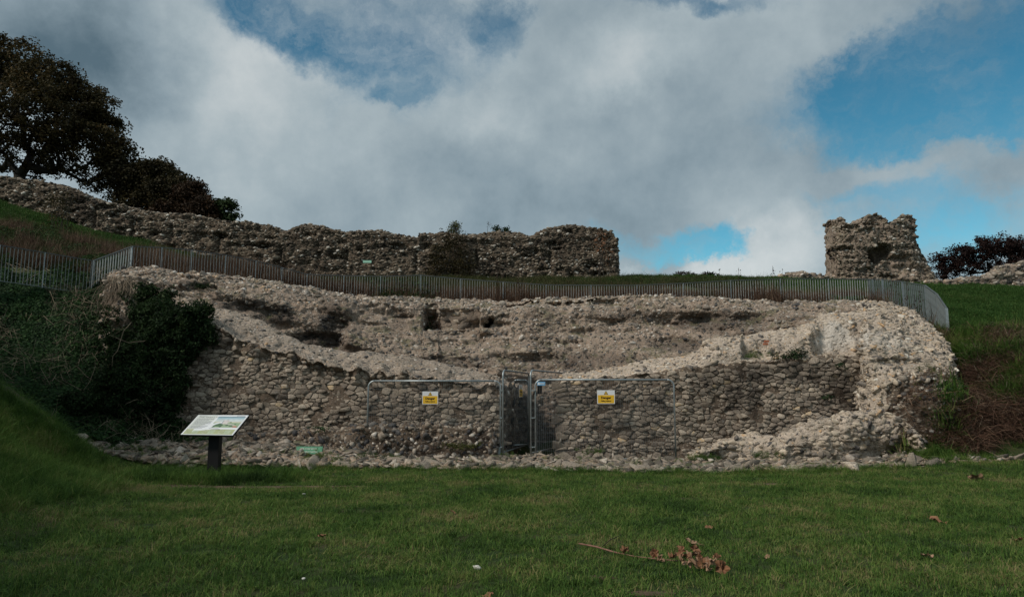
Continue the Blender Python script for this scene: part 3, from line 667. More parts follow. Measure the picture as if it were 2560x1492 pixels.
# ---- rear inner wall of the tower: battered rubble core up to the crest
def rr(*p): return [at(*q) for q in p]
def rws(px, pts):
    S = [(px, a, b) for a, b in pts]; L = rr(*S); e = L[-1]
    return L + [e + np.array([0, .5, -.25]), e + np.array([0, .8, -1.2])]
RS = [
 (255, [(1100, 20.0), (850, 20.2), (790, 20.4), (750, 20.7), (722, 21.1), (712, 21.4), (705, 21.7), (702, 22.2)]),
 (275, [(1100, 19.9), (820, 20.0), (765, 20.3), (725, 20.7), (703, 21.1), (692, 21.4), (686, 21.8), (683, 22.5)]),
 (310, [(1100, 19.8), (800, 20.0), (750, 20.3), (712, 20.7), (694, 21.1), (684, 21.5), (676, 22.0), (674, 22.8)]),
 (380, [(1105, 20.0), (790, 20.3), (745, 20.7), (712, 21.2), (694, 21.6), (684, 22.0), (677, 22.4), (674, 23.1)]),
 (440, [(1105, 20.2), (790, 20.6), (752, 21.0), (722, 21.4), (700, 21.8), (688, 22.3), (682, 22.7), (680, 23.4)]),
 (520, [(1105, 20.5), (800, 20.9), (764, 21.2), (735, 21.6), (710, 22.1), (697, 22.5), (690, 22.9), (687, 23.6)]),
 (600, [(1105, 20.8), (820, 21.2), (790, 21.4), (752, 21.9), (722, 22.4), (707, 22.8), (699, 23.2), (696, 24.0)]),
 (660, [(1105, 21.0), (840, 21.5), (812, 21.7), (766, 22.2), (732, 22.7), (716, 23.1), (707, 23.5), (704, 24.3)]),
 (760, [(1105, 21.4), (870, 21.9), (835, 22.1), (785, 22.5), (750, 22.9), (732, 23.3), (723, 23.8), (718, 24.6)]),
 (850, [(1105, 21.8), (880, 22.2), (850, 22.3), (810, 22.5), (770, 22.8), (752, 23.2), (740, 23.8), (734, 24.8)]),
 (890, [(1105, 21.9), (880, 22.2), (852, 22.3), (822, 22.6), (782, 23.1), (758, 23.5), (746, 24.0), (740, 24.9)]),
 (960, [(1105, 22.0), (895, 22.2), (865, 22.5), (830, 23.0), (794, 23.3), (764, 23.7), (750, 24.2), (743, 25.0)]),
 (1050, [(1105, 22.0), (905, 22.2), (872, 22.6), (833, 23.2), (808, 23.5), (772, 23.8), (754, 24.3), (746, 25.1)]),
 (1062, [(1105, 22.0), (905, 22.2), (872, 22.6), (833, 23.2), (819, 24.1), (778, 24.3), (755, 24.3), (747, 25.1)]),
 (1092, [(1105, 22.0), (908, 22.2), (874, 22.6), (834, 23.3), (820, 24.3), (778, 24.35), (756, 24.4), (748, 25.1)]),
 (1100, [(1105, 22.0), (910, 22.2), (874, 22.6), (834, 23.3), (820, 23.7), (772, 23.85), (757, 24.3), (749, 25.1)]),
 (1195, [(1105, 21.9), (925, 22.1), (880, 22.6), (838, 23.3), (822, 23.75), (774, 23.95), (760, 24.3), (753, 25.1)]),
 (1205, [(1105, 21.9), (925, 22.1), (880, 22.6), (838, 23.2), (820, 23.35), (778, 23.6), (762, 24.1), (754, 25.0)]),
 (1250, [(1105, 21.8), (935, 22.0), (885, 22.6), (838, 23.1), (812, 23.4), (780, 23.6), (764, 24.1), (756, 25.0)]),
 (1330, [(1105, 21.8), (940, 21.9), (880, 22.6), (832, 23.2), (795, 23.4), (766, 23.7), (755, 24.2), (749, 25.0)]),
 (1450, [(1105, 21.7), (935, 21.9), (870, 22.6), (825, 23.2), (795, 23.4), (764, 23.7), (752, 24.2), (746, 25.0)]),
 (1560, [(1105, 21.6), (925, 21.8), (862, 22.6), (820, 23.2), (792, 23.4), (758, 23.6), (748, 24.1), (743, 25.0)]),
 (1650, [(1105, 21.5), (910, 21.7), (855, 22.6), (815, 23.2), (785, 23.3), (754, 23.5), (744, 24.0), (740, 24.9)]),
 (1760, [(1105, 21.4), (890, 21.6), (850, 22.3), (815, 22.9), (780, 23.1), (756, 23.4), (747, 24.0), (743, 24.8)]),
 (1850, [(1100, 21.2), (860, 21.5), (838, 22.0), (812, 22.5), (780, 22.9), (760, 23.3), (751, 23.9), (747, 24.7)]),
 (1905, [(1100, 21.1), (850, 21.4), (834, 21.8), (812, 22.2), (786, 22.6), (769, 23.1), (759, 23.7), (754, 24.6)]),
 (1960, [(1100, 21.0), (845, 21.2), (826, 21.5), (806, 21.9), (788, 22.3), (772, 22.8), (762, 23.5), (757, 24.5)]),
 (2040, [(1100, 20.8), (825, 21.0), (806, 21.2), (793, 21.6), (780, 22.0), (768, 22.6), (759, 23.4), (755, 24.4)]),
 (2120, [(1100, 20.6), (815, 20.8), (800, 21.0), (788, 21.4), (778, 21.9), (767, 22.5), (760, 23.2), (756, 24.2)]),
 (2200, [(1100, 20.6), (815, 20.8), (800, 21.0), (790, 21.4), (782, 21.9), (773, 22.4), (766, 23.0), (762, 23.8)]),
 (2260, [(1100, 20.6), (835, 20.8), (822, 21.0), (812, 21.4), (802, 21.8), (795, 22.2), (790, 22.6), (790, 23.2)]),
]
BW = Surf(np.array([rws(*s) for s in RS]), .06, .09, .9, .055, seed=4)
_q = BW.G.reshape(-1, 3); _w = fbm(_q * np.array([.35, .3, 1.6]) + 3, 4); _l = -np.clip(_w - .05, 0, 1) * .8 + np.clip(-_w - .2, 0, 1) * .25
BW.set(BW.G - np.array([0, 1.0, 0]) * (_l.reshape(BW.G.shape[:2]) * (BW.tv > .6)[None, :] * (BW.tv < 6)[None, :])[..., None])
# the putlog hole beside the niche, and hollows eroded under the left crest
def dent(S, c, rad, depth, direction=(0, 1, 0), soft=.3):
    d = S.G - np.array(c); w = np.sqrt((d[..., 0] / rad[0])**2 + (d[..., 2] / rad[1])**2); k = np.clip((1.15 - w) / soft, 0, 1)
    k = k * k * (3 - 2 * k); near = np.abs(d[..., 1]) < 1.2
    S.set(S.G + (k * near)[..., None] * np.array(direction) * depth)
dent(BW, at(1216, 810, 23.3), (.10, .10), .9); dent(BW, at(1226, 800, 23.35), (.09, .10), .9)
for (a_, b_, c_, r1, r2, dp) in ((640, 790, 21.7, 1.2, .5, .35), (710, 830, 21.9, 1.0, .4, .4), (780, 850, 22.1, 1.0, .35, .45), (500, 718, 22.0, .4, .2, .25), (830, 825, 22.3, .5, .7, .4), (560, 760, 21.5, .8, .3, .3), (1000, 790, 23.3, .5, .08, .2), (1700, 800, 23.2, 1.2, .3, .25), (1880, 800, 22.6, .8, .3, .2), (1500, 830, 23.0, 1.5, .16, .15)):
    dent(BW, at(a_, b_, c_), (r1, r2), dp, soft=.8)
_G = BW.G; _px, _py, _ = (lambda P: (1280 + F * (P - CAM)[..., 0] / ((P - CAM) @ _fw), 746 - F * ((P - CAM) @ _up) / ((P - CAM) @ _fw), 0))(_G)
_m = np.clip((_px - 1056) / 4, 0, 1) * np.clip((1200 - _px) / 4, 0, 1) * np.clip((_py - 772) / 4, 0, 1) * np.clip((826 - _py) / 5, 0, 1) * (_G[..., 1] > 23) * (BW.tv < 6)[None, :]
_tgt = np.interp(_px, [1056, 1096, 1100, 1200], [24.45, 24.5, 24.1, 23.85]); _new = _G.copy(); _new[..., 1] = _G[..., 1] * (1 - _m) + np.maximum(_tgt, _G[..., 1]) * _m; BW.set(_new)
wb = empty('ruined_wall', (0, 22.0, 0)); tag(wb, 'rear inner wall, battered rubble core with a niche and small hole, rising to the crest under the railing', 'wall')
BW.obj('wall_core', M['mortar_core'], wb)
niche = lambda UV: (UV[:, 0] > 14.9) & (UV[:, 0] < 16.3) & (UV[:, 1] > 4.0) & (UV[:, 1] < 5.0)
vis = lambda P, N, UV: ((UV[:, 1] > .45) | ((np.abs(P[:, 0] - .7) < 1.6) & (UV[:, 1] > .02))) & (UV[:, 1] < 7.6)
P, N, UV = BW.scatter(70000, .078, lambda P, N, UV: vis(P, N, UV) & ~niche(UV), 9)
crest = UV[:, 1] > 4.7
rr_ = np.random.default_rng(33); keepm = crest | (rr_.random(len(P)) < (.40 + .60 * (fbm(P * 1.1, 3) > -.05))); P, N, UV, crest = P[keepm], N[keepm], UV[keepm], crest[keepm]
def tf(Pq, r):
    z = np.clip((Pq[:, 2] - 3.9) / .9, 0, 1); return np.clip(r.random(len(Pq)) * .9 + z * .12 + .02, 0, 1)
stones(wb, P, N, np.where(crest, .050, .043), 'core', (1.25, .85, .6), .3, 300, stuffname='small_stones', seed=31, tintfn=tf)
P, N, UV = BW.scatter(30000, .2, lambda P, N, UV: niche(UV), 10)
stones(wb, P, N, .11, 'front', (1.3, .85, .22), .3, 0, stuffname='niche_stones', seed=32, tiltamt=.05)
keep(wb)

# ---- pale rubble mass at the right corner
def rm(px, pts):
    L = [at(px, a, b) for a, b in pts]; e = L[-1]; return L + [e + np.array([0, .4, -.5])]
st = [rm(2150, [(1050, 18.9), (960, 18.9), (895, 18.95), (845, 19.5), (805, 20.2), (775, 21.4), (762, 22.6), (757, 23.6)]),
      rm(2157, [(1050, 18.6), (960, 18.7), (890, 18.75), (842, 19.3), (803, 20.0), (774, 21.3), (761, 22.5), (757, 23.6)]),
      rm(2166, [(1050, 17.8), (955, 17.95), (885, 18.1), (838, 18.7), (800, 19.6), (773, 21.2), (760, 22.5), (757, 23.6)]),
      rm(2200, [(1050, 17.5), (957, 17.7), (890, 18.0), (842, 18.7), (805, 19.6), (776, 21.0), (763, 22.4), (759, 23.4)]),
      rm(2250, [(1050, 17.4), (965, 17.6), (903, 18.0), (855, 18.7), (818, 19.6), (790, 20.8), (773, 21.8), (768, 22.8)]),
      rm(2300, [(1055, 17.3), (985, 17.5), (932, 17.9), (884, 18.6), (848, 19.4), (820, 20.4), (802, 21.2), (798, 22.0)]),
      rm(2345, [(1060, 17.3), (1010, 17.4), (950, 17.8), (908, 18.4), (878, 19.0), (852, 19.8), (832, 20.6), (828, 21.2)]),
      rm(2368, [(1070, 17.3), (1020, 17.4), (965, 17.7), (930, 18.1), (905, 18.6), (885, 19.2), (865, 19.8), (862, 20.3)]),
      rm(2385, [(1080, 17.3), (1040, 17.4), (985, 17.6), (958, 17.9), (942, 18.2), (932, 18.5), (926, 18.8), (926, 19.2)]),
      rm(2403, [(1090, 17.3), (1060, 17.4), (1020, 17.5), (1000, 17.7), (985, 17.9), (975, 18.1), (970, 18.4), (975, 18.8)]),
      rm(2415, [(1100, 17.4), (1090, 17.4), (1070, 17.5), (1060, 17.6), (1050, 17.7), (1045, 17.9), (1040, 18.1), (1045, 18.5)])]
st = [[r_[0] * 1.0 + np.array([0, -.05, -1.0]) if i_ >= 4 else r_[0]] + list(r_[1:]) for i_, r_ in enumerate(st)]
CM = Surf(np.array(st), .055, .08, 1.0, .05, seed=5)
wc = empty('ruined_wall', (9.2, 17.6, 0)); tag(wc, 'pale buff rubble corner mass sloping down right from the railing end to the brambles', 'wall')
for (a_, b_, r1, r2, dp) in ((2160, 960, .09, .9, .40), (2160, 850, .08, .7, .35), (2240, 905, .9, .10, .12), (2300, 965, .5, .12, .15)): dent(CM, at(a_, b_, 18.1), (r1, r2), dp, soft=.6)
co_ = CM.obj('wall_core', M['mortar_bright'], wc); co_.data.materials.append(M['mortar_front'])
low = lambda P: (lambda q: (q[1] > 925 + .35 * np.maximum(2300 - q[0], 0) + 10 * np.sin(q[0] * .08)) & (q[0] > 2215))((1280 + F * (P[:, 0]) / ((P - CAM) @ _fw), 746 - F * ((P - CAM) @ _up) / ((P - CAM) @ _fw)))
co_.data.polygons.foreach_set('material_index', low(CM.G[:-1, :-1].reshape(-1, 3)).astype(np.int32))
Pd_, Nd_, _ = CM.scatter(16000, .10, lambda P, N, UV: (UV[:, 1] < 5) & low(P), 17); stones(wc, Pd_, Nd_, .058, 'core', (1.3, .9, .55), .35, 0, stuffname='lower_rubble', seed=43, tiltamt=.3)
P, N, UV = CM.scatter(36000, .072, lambda P, N, UV: (UV[:, 1] < 7.4) & ~low(P) & (fbm(P * 1.4 + 3, 3) > -.33), 11)
stones(wc, P, N, .045, 'bright', (1.6, .8, .45), .45, 300, seed=41, tiltamt=.3)
keep(wc)

# ---- low rubble mound in front of the right wall
def mo(px, f, top, tY, mid=None):
    a = gnd(px, f + 4, -.05); t = at(px, top, tY); b = at(px, f - 8, a[1] + .15) if mid is None else at(px, *mid)
    c = a * .45 + t * .55 + np.array([0, -.12, .10]); e = t + np.array([0, .5, -.1]); return [a, b, c, t, e, e + np.array([0, .4, -.7])]
st = [mo(1722, 1150, 1143, 17.6), mo(1760, 1154, 1128, 17.6), mo(1810, 1154, 1104, 17.9), mo(1850, 1156, 1090, 18.1), mo(1900, 1157, 1082, 18.2), mo(1945, 1158, 1095, 17.8), mo(2000, 1158, 1076, 17.6), mo(2060, 1158, 1050, 17.5),
      mo(2120, 1158, 1032, 17.5), mo(2180, 1157, 1026, 17.5), mo(2235, 1155, 1033, 17.4), mo(2275, 1152, 1062, 17.2), mo(2300, 1148, 1104, 17.0), mo(2318, 1145, 1134, 16.9)]
MO = Surf(np.array(st), .05, .09, 1.3, .05, seed=6)
wm = empty('rubble_mound', (6.5, 17.0, 0)); tag(wm, 'low mound of knobbly pale flints lying before the right front wall', 'mound')
MO.obj('mound_core', M['mortar_bright'], wm)
P, N, UV = MO.scatter(14000, .10, lambda P, N, UV: UV[:, 1] < 4.2, 12)
stones(wm, P, N, .058, 'bright', (1.35, .85, .6), .4, 300, seed=51, tiltamt=.35, tintfn=lambda P, r: np.clip(r.random(len(P)) * .85, 0, 1))
keep(wm)

# ---- flat footing of the outer wall along the lawn
def fo(px, f, a, aY, b, bY, c, cY):
    p = gnd(px, f, -.03); return [p + np.array([0, -.1, -.1]), p, at(px, a, aY), at(px, b, bY), at(px, c, cY), at(px, c, cY) + np.array([0, .4, -.25])]
st = [fo(110, 1110, 1098, 17.3, 1090, 17.7, 1084, 18.1), fo(170, 1122, 1108, 16.9, 1096, 17.5, 1086, 18.1), fo(240, 1142, 1128, 16.3, 1108, 17.2, 1090, 18.2), fo(320, 1162, 1146, 15.9, 1116, 17.1, 1094, 18.3), fo(420, 1170, 1152, 15.8, 1118, 17.1, 1098, 18.4),
      fo(560, 1172, 1156, 15.8, 1118, 17.2, 1100, 18.5), fo(700, 1174, 1158, 15.9, 1120, 17.2, 1104, 18.5), fo(840, 1173, 1160, 16.0, 1136, 17.2, 1116, 18.5), fo(960, 1174, 1163, 15.9, 1150, 17.0, 1140, 18.3), fo(1100, 1177, 1165, 15.8, 1152, 17.0, 1143, 18.4),
      fo(1250, 1180, 1168, 15.6, 1154, 17.0, 1141, 18.5), fo(1330, 1182, 1169, 15.6, 1150, 17.2, 1130, 18.9), fo(1400, 1182, 1169, 15.6, 1153, 17.0, 1143, 18.5), fo(1600, 1185, 1171, 15.5, 1156, 16.8, 1146, 18.5), fo(1750, 1186, 1172, 15.5, 1158, 16.7, 1150, 17.6),
      fo(1900, 1184, 1170, 15.6, 1160, 16.4, 1152, 17.2), fo(2060, 1180, 1167, 15.7, 1158, 16.3, 1152, 17.0), fo(2200, 1175, 1163, 15.9, 1153, 16.5, 1146, 17.1), fo(2330, 1172, 1158, 16.0, 1146, 16.7, 1134, 17.4), fo(2440, 1167, 1154, 16.2, 1142, 16.8, 1128, 17.4),
      fo(2520, 1162, 1152, 16.3, 1146, 16.6, 1140, 17.0), fo(2620, 1160, 1154, 16.3, 1150, 16.5, 1148, 16.8)]
FO = Surf(np.array(st), .06, .05, 1.2, .04, seed=7)
wf = empty('stone_footing', (0, 16.5, 0)); tag(wf, 'long low footing of flat weathered stones bedded between lawn and tower walls', 'footing')
FO.obj('footing_core', M['mortar_foot'], wf)
P, N, UV = FO.scatter(30000, .105, lambda P, N, UV: (UV[:, 1] < 4.6) & (UV[:, 1] > .8), 13)
stones(wf, P, N, .068, 'foot', (2.0, 1.1, .36), .35, 300, seed=61, tiltamt=.38, horiz=.9)
keep(wf)
# ------------------------------------------------------------------ standing ruins on the hill
def interp(xs, tab):
    t = np.array(tab, float); return np.interp(xs, t[:, 0], t[:, 1])
def layered(S, amt=.16):
    q = S.G.reshape(-1, 3) * np.array([.5, .5, 3.2]); a = fbm(q + 11, 3).reshape(S.G.shape[:2]); S.set(S.G - np.array([0, 1.0, 0]) * (np.clip(a, -.5, .5) * amt * (np.abs(S.N[..., 2]) < .6) * np.sign(-S.N[..., 1]))[..., None]); return S
def slab(pxs, top, bot, Y, thick, step=.12, rough=.07, disp=.05, seed=9, side=None, capL=True, capR=True):
    """free-standing wall: front face, top and back, closed ends"""
    st = []
    def stn(px, off=0.0, y=Y, k=1.0):
        t = at(px, interp(px, top), y); b = at(px, interp(px, bot), y); b = b - np.array([0, 0, .6])
        y2 = thick
        sh = lambda p, q: p + np.array([0, q, 0])
        return [b, b * .66 + t * .34, b * .33 + t * .67, t * .97 + b * .03, sh(t, .15) + np.array([0, 0, .05]), sh(t, y2 * .5) + np.array([0, 0, .08]), sh(t, y2 * .9) + np.array([0, 0, .03]), sh(t * .6 + b * .4, y2), sh(b, y2)]
    rows = [stn(px) for px in pxs]
    def cap(row, dx):
        r = np.array(row); c = (r[:1] + r[-1:]) / 2; m = r.copy(); m[:, 1] = c[0, 1] + (r[:, 1] - c[0, 1]) * .75; m[:, 0] += dx; e = r.copy(); e[:, 1] = c[0, 1]; e[:, 0] += dx * 1.3
        return m, e
    if capR: m, e = cap(rows[-1], .10); rows += [m, e]
    if capL: m, e = cap(rows[0], -.10); rows = [e, m] + rows
    return layered(Surf(np.array([[np.array(p) for p in r] for r in rows]), step, disp, .8, rough, seed=seed))

# long curtain wall
TOPC = [(-420, 320), (-200, 385), (-40, 432), (0, 440), (60, 448), (150, 463), (250, 503), (330, 520), (400, 534), (470, 537), (545, 552), (590, 556), (640, 560), (690, 570), (712, 580), (735, 568), (760, 562), (800, 566), (850, 578), (900, 580), (940, 576), (990, 588), (1040, 594), (1052, 586), (1110, 580), (1150, 588), (1195, 588), (1235, 580), (1290, 582), (1322, 592), (1350, 580), (1385, 567), (1440, 564), (1480, 570), (1510, 574), (1532, 580), (1542, 592)]
BOTC = [(-420, 470), (0, 548), (200, 580), (400, 622), (500, 640), (600, 668), (760, 700), (1560, 702)]
CW = slab(sorted([p[0] for p in TOPC] + [-310, -120, 1090, 1180]), TOPC, BOTC, 36.0, 1.6, seed=8)
for px in (235, 425, 700, 795, 1190, 1375, 865, 1040, 545, 330):   # vertical scars where timber posts rotted out
    c = at(px, interp(px, TOPC) * .45 + interp(px, BOTC) * .55, 36.0); dent(CW, c, (.14, .62), .22, soft=.6)
for q in range(60):
    px = rng.uniform(-20, 1530); f = rng.uniform(.1, .95); c = at(px, interp(px, TOPC) * (1 - f) + interp(px, BOTC) * f, 36.0); dent(CW, c, (rng.uniform(.12, .5), rng.uniform(.06, .18)), rng.uniform(.12, .35))
ww = empty('curtain_wall', at(700, 700, 36.0)); tag(ww, 'long dark flint curtain wall across the hilltop, from the tall trees to its square end', 'wall')
CW.obj('wall_core', M['mortar_curtain'], ww)
P, N, UV = CW.scatter(90000, .112, lambda P, N, UV: (N[:, 1] < .5) & (P[:, 0] > -27), 14)
crest = P[:, 2] > 0
stones(ww, P, N, .072, 'curtain', (1.35, .72, .7), .1, 300, seed=71, tiltamt=.3, sig=.24)
keep(ww)

# tower fragment
TOPT = [(2080, 556), (2086, 543), (2097, 541), (2106, 556), (2130, 558), (2150, 556), (2166, 540), (2185, 534), (2208, 538), (2224, 560), (2240, 556), (2258, 541), (2284, 538), (2291, 548), (2300, 600), (2312, 640), (2330, 684), (2345, 712)]
def tower_frag():
    lft = [(546, 2093), (560, 2096), (600, 2088), (618, 2086), (640, 2096), (660, 2103), (690, 2106), (716, 2104)]
    rgt = [(540, 2286), (556, 2284), (600, 2286), (630, 2298), (655, 2312), (680, 2328), (700, 2344), (716, 2356)]
    Y = 38.0; th = 2.6; nh = 12; rows = []
    ws = np.linspace(0, 1, 19)
    for w in ws:
        col = []
        for v in np.linspace(0, 1, nh):
            # walk from foot to jagged top
            y0 = 716; px = interp(716 - 176 * v, [(a, b) for a, b in reversed([(716 - 0, 0)])]) if False else None
            yy = 716 - v * 176
            l = interp(yy, lft); r_ = interp(yy, rgt); px = l + (r_ - l) * w
            topy = interp(l * 0 + (2083 + (2290 - 2083) * w), TOPT)
            yy = 716 - v * (716 - topy); l = interp(yy, lft); r_ = interp(yy, rgt); px = l + (r_ - l) * w
            d = 0.55 * (2 * w - 1) ** 4
            col.append(at(px, yy, Y + d))
        t = col[-1]; b = col[0]
        col = [b - np.array([0, 0, .5])] + col + [t + np.array([0, .3, .06]), t + np.array([0, th * .6, .0]), t + np.array([0, th - 2 * .55 * (2 * w - 1) ** 4, -.2]), b + np.array([0, th - .55 * (2 * w - 1) ** 4, 0])]
        rows.append(col)
    rows = [np.array(r) for r in rows]
    def cap(r, dx): 
        m = r.copy(); cy = Y + th / 2; m[:, 1] = cy + (m[:, 1] - cy) * .7; m[:, 0] += dx; e = r.copy(); e[:, 1] = cy; e[:, 0] += dx * 1.5; return m, e
    m, e = cap(rows[-1], .12); m2, e2 = cap(rows[0], -.12)
    return np.array([e2, m2] + rows + [m, e])
TF = layered(Surf(tower_frag(), .10, .12, .8, .08, seed=10), .3)
dent(TF, at(2255, 672, 38), (.80, .85), .22); dent(TF, at(2248, 660, 38), (.7, .5), .15); dent(TF, at(2190, 640, 38), (.44, .42), 1.1, soft=.12); dent(TF, at(2188, 637, 39), (.42, .40), 1.1, soft=.10)
for a_, b_ in ((2130, 566), (2110, 620), (2180, 560), (2225, 690)): dent(TF, at(a_, b_, 38), (.5, .12), .3)
wt = empty('tower_fragment', at(2200, 712, 39.0)); tag(wt, 'lone stump of flint tower with jagged top and dark hole, right of the sky gap', 'ruin')
TF.obj('wall_core', M['mortar_core'], wt)
P, N, UV = TF.scatter(34000, .108, lambda P, N, UV: (N[:, 1] < .5), 15)
c1 = at(2250, 672, 38.4); keepm = np.linalg.norm((P - c1) / np.array([.75, 9, .75]), axis=1) > .8; keepm |= rng.random(len(P)) < .3; P, N = P[keepm], N[keepm]
km = P[:, 1] < 38.75; P, N = P[km], N[km]; stones(wt, P, N, .072, 'curtain', (1.3, .75, .75), .1, 250, seed=81, tiltamt=.35, sig=.28, tintfn=lambda P, r: np.clip(r.random(len(P)) * .8 + .2, 0, 1))
keep(wt)
def lowwall(top, bot, Y, label, seed, n1=60):
    S = slab([p[0] for p in top], top, bot, Y, 1.3, step=.16, rough=.09, disp=.10, seed=seed)
    w = empty('low_wall', at(top[len(top) // 2][0], bot[0][1], Y)); tag(w, label, 'wall', group='low ruined walls along the hilltop')
    S.obj('wall_core', M['mortar_core'], w); P, N, UV = S.scatter(14000, .13, lambda P, N, UV: N[:, 1] < .6, seed)
    stones(w, P, N, .085, 'core', (1.35, .8, .7), .15, n1, seed=seed); keep(w)
lowwall([(1858, 700), (1900, 697), (1940, 695), (1952, 690), (1975, 684), (2010, 683), (2040, 686), (2070, 689), (2095, 690)], [(1858, 704), (2095, 706)], 39.0, 'low crumbling flint wall left of the tower stump, behind the railing', 91)
lowwall([(2335, 704), (2360, 700), (2400, 698), (2440, 692), (2470, 694), (2495, 680), (2520, 666), (2560, 660), (2620, 658), (2700, 662)], [(2335, 718), (2560, 735), (2700, 740)], 37.0, 'low humped flint wall right of the tower stump, below the dark bushes', 92)

# ------------------------------------------------------------------ railings
def railing(pts, label, hscale=1.0, hh=1.12, spacing=.094, posts=None, bar=(.011, .042), bmat='galv_rail'):
    """top rail follows pts; flat bars stand edge-on to the run"""
    Pt = [at(*p) for p in pts]; mid = Pt[len(Pt) // 2]; base = Vector(mid) - Vector((0, 0, hh))
    root = empty('metal_railing', base); tag(root, label, 'railing', group='galvanised railings around the tower mound'); base = np.array(base)
    rl = MB(); rb = MB()
    for a, b in zip(Pt[:-1], Pt[1:]):
        d = b - a; L = np.linalg.norm(d); ux = d / L; M3 = np.array([ux, np.cross([0, 0, 1.0], ux) / np.linalg.norm(np.cross([0, 0, 1.0], ux)), [0, 0, 1]]).T
        rl.box((a + b) / 2, (L + .02, .05, .022), M3); rb.box((a + b) / 2 - np.array([0, 0, hh - .12]), (L + .02, .035, .016), M3)
    rl.build('top_rail', M['rail_top'], root, loc=base).location = (0, 0, 0); rb.build('bottom_rail', M['galv_rail'], root, loc=base).location = (0, 0, 0)
    bm_ = MB(); bm_.box((0, 0, -hh / 2 + .04), (bar[0], bar[1], hh - .13)); b0 = bm_.build('bar', M[bmat], root); first = True
    pm = MB(); pm.box((0, 0, -hh / 2 - .1), (.02, .075, hh + .2)); p0 = pm.build('post', M['galv'], root); pf = True
    posts = posts or range(len(Pt))
    cum = 0.0; nxt = .05
    for i, (a, b) in enumerate(zip(Pt[:-1], Pt[1:])):
        d = b - a; L = np.linalg.norm(d[:2]); ang = math.atan2(d[1], d[0])
        while nxt < cum + L:
            p = a + d * ((nxt - cum) / L); o = b0 if first else link(b0.copy(), root); first = False
            o.location = p - base; o.rotation_euler = (rng.normal() * .010, rng.normal() * .014, ang); nxt += spacing
        cum += L
    for i in posts:
        a = Pt[i]; d = Pt[min(i + 1, len(Pt) - 1)] - Pt[max(i - 1, 0)]
        o = p0 if pf else link(p0.copy(), root); pf = False
        o.location = a - base + np.array([0, 0, .0]); o.rotation_euler = (0, 0, math.atan2(d[1], d[0]))
    return root
railing([(-120, 590, 19.4), (0, 613, 20.2), (113, 632, 21.0), (233, 652, 21.6), (330, 616, 22.9)], 'railing stepping down the left bank above the ivy, with a V-shaped dip', hh=1.14)
railing([(332, 616, 22.9), (405, 619, 23.3), (480, 625, 23.7), (565, 638, 24.3), (640, 652, 24.8), (705, 669, 25.2), (768, 686, 25.5), (860, 689, 25.7), (952, 691, 25.8), (1052, 688, 25.9), (1152, 697, 26.0), (1258, 705, 26.0), (1365, 712, 26.0), (1477, 713, 26.0), (1592, 713, 26.0), (1708, 708, 26.0), (1826, 701, 26.0), (1950, 697, 26.1), (2070, 697, 26.1), (2180, 698, 26.2)],
        'long level railing behind the crest of the rear tower wall', spacing=.0925, hh=1.12, bar=(.009, .030), bmat='galv_bar')
railing([(2172, 698, 26.2), (2205, 698, 25.6), (2255, 704, 24.7), (2312, 713, 23.6), (2342, 735, 22.6), (2366, 770, 21.7)], 'railing seen almost end-on, bending downhill at the right corner', spacing=.0925, hh=1.2)

# ------------------------------------------------------------------ temporary fence panels
FY = 18.35
def panel(A, B, zt, zb, label, hang=None, rad=.16, mat='galv', left=True, dark_top=False):
    """tube frame with rounded top corners, thin wire mesh, between ground points A and B"""
    A = np.array(A, float); B = np.array(B, float); base = np.array([(A[0] + B[0]) / 2, (A[1] + B[1]) / 2, zb])
    root = empty('mesh_fence', base); tag(root, label, 'fence panel', group='temporary mesh fence panels at the passage')
    d = (B - A); L = np.linalg.norm(d); u = d / L; at2 = lambda s, z: np.array([A[0] + u[0] * s, A[1] + u[1] * s, z])
    pts = [at2(0, zb - .12)] + [at2(0, zt - rad)] + [at2(rad - rad * math.cos(t), zt - rad + rad * math.sin(t)) for t in np.linspace(.2, math.pi / 2, 6)]
    f = MB(); f.tube(pts if left else pts[-3:], .0225, 8); o = f.build('post' if left else 'bend', M[mat], root, True, loc=base); o.location = (0, 0, 0)
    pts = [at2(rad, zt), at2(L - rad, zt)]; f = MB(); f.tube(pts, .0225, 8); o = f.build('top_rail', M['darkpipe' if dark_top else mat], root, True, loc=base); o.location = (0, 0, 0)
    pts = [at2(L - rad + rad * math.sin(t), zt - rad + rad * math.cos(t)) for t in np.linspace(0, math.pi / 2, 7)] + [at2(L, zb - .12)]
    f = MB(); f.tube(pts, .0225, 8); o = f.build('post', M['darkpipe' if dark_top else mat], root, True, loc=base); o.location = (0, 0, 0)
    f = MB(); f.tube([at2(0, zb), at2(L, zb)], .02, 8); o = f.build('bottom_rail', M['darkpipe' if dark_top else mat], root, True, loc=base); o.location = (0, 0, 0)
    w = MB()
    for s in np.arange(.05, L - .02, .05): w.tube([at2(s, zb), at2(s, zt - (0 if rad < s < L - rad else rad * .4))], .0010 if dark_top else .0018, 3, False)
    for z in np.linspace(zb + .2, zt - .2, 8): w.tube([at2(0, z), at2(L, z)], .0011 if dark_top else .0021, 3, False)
    o = w.build('wire_mesh', M['darkpipe'], root, loc=base); o.location = (0, 0, 0); o['kind'] = 'stuff'
    return root, at2
pA, pB = at(917, 1120, FY), at(1251, 1120, FY)
panel(pA[:2], pB[:2], at(1080, 952, FY)[2], .02, 'left wire fence panel carrying a danger sign, before the grey rubble wall')
qA, qB = at(1339, 1120, FY), at(1689, 1120, FY)
panel(qA[:2], qB[:2], at(1500, 949, FY)[2], .0, 'right wire fence panel with danger sign and blue plate')
sA, sB = at(1257, 1100, FY - .03), at(1323, 1100, 21.3)
panel(sA[:2], sB[:2], at(1257, 925, FY)[2], .16, 'fence panel running back into the passage along its left side', dark_top=True)
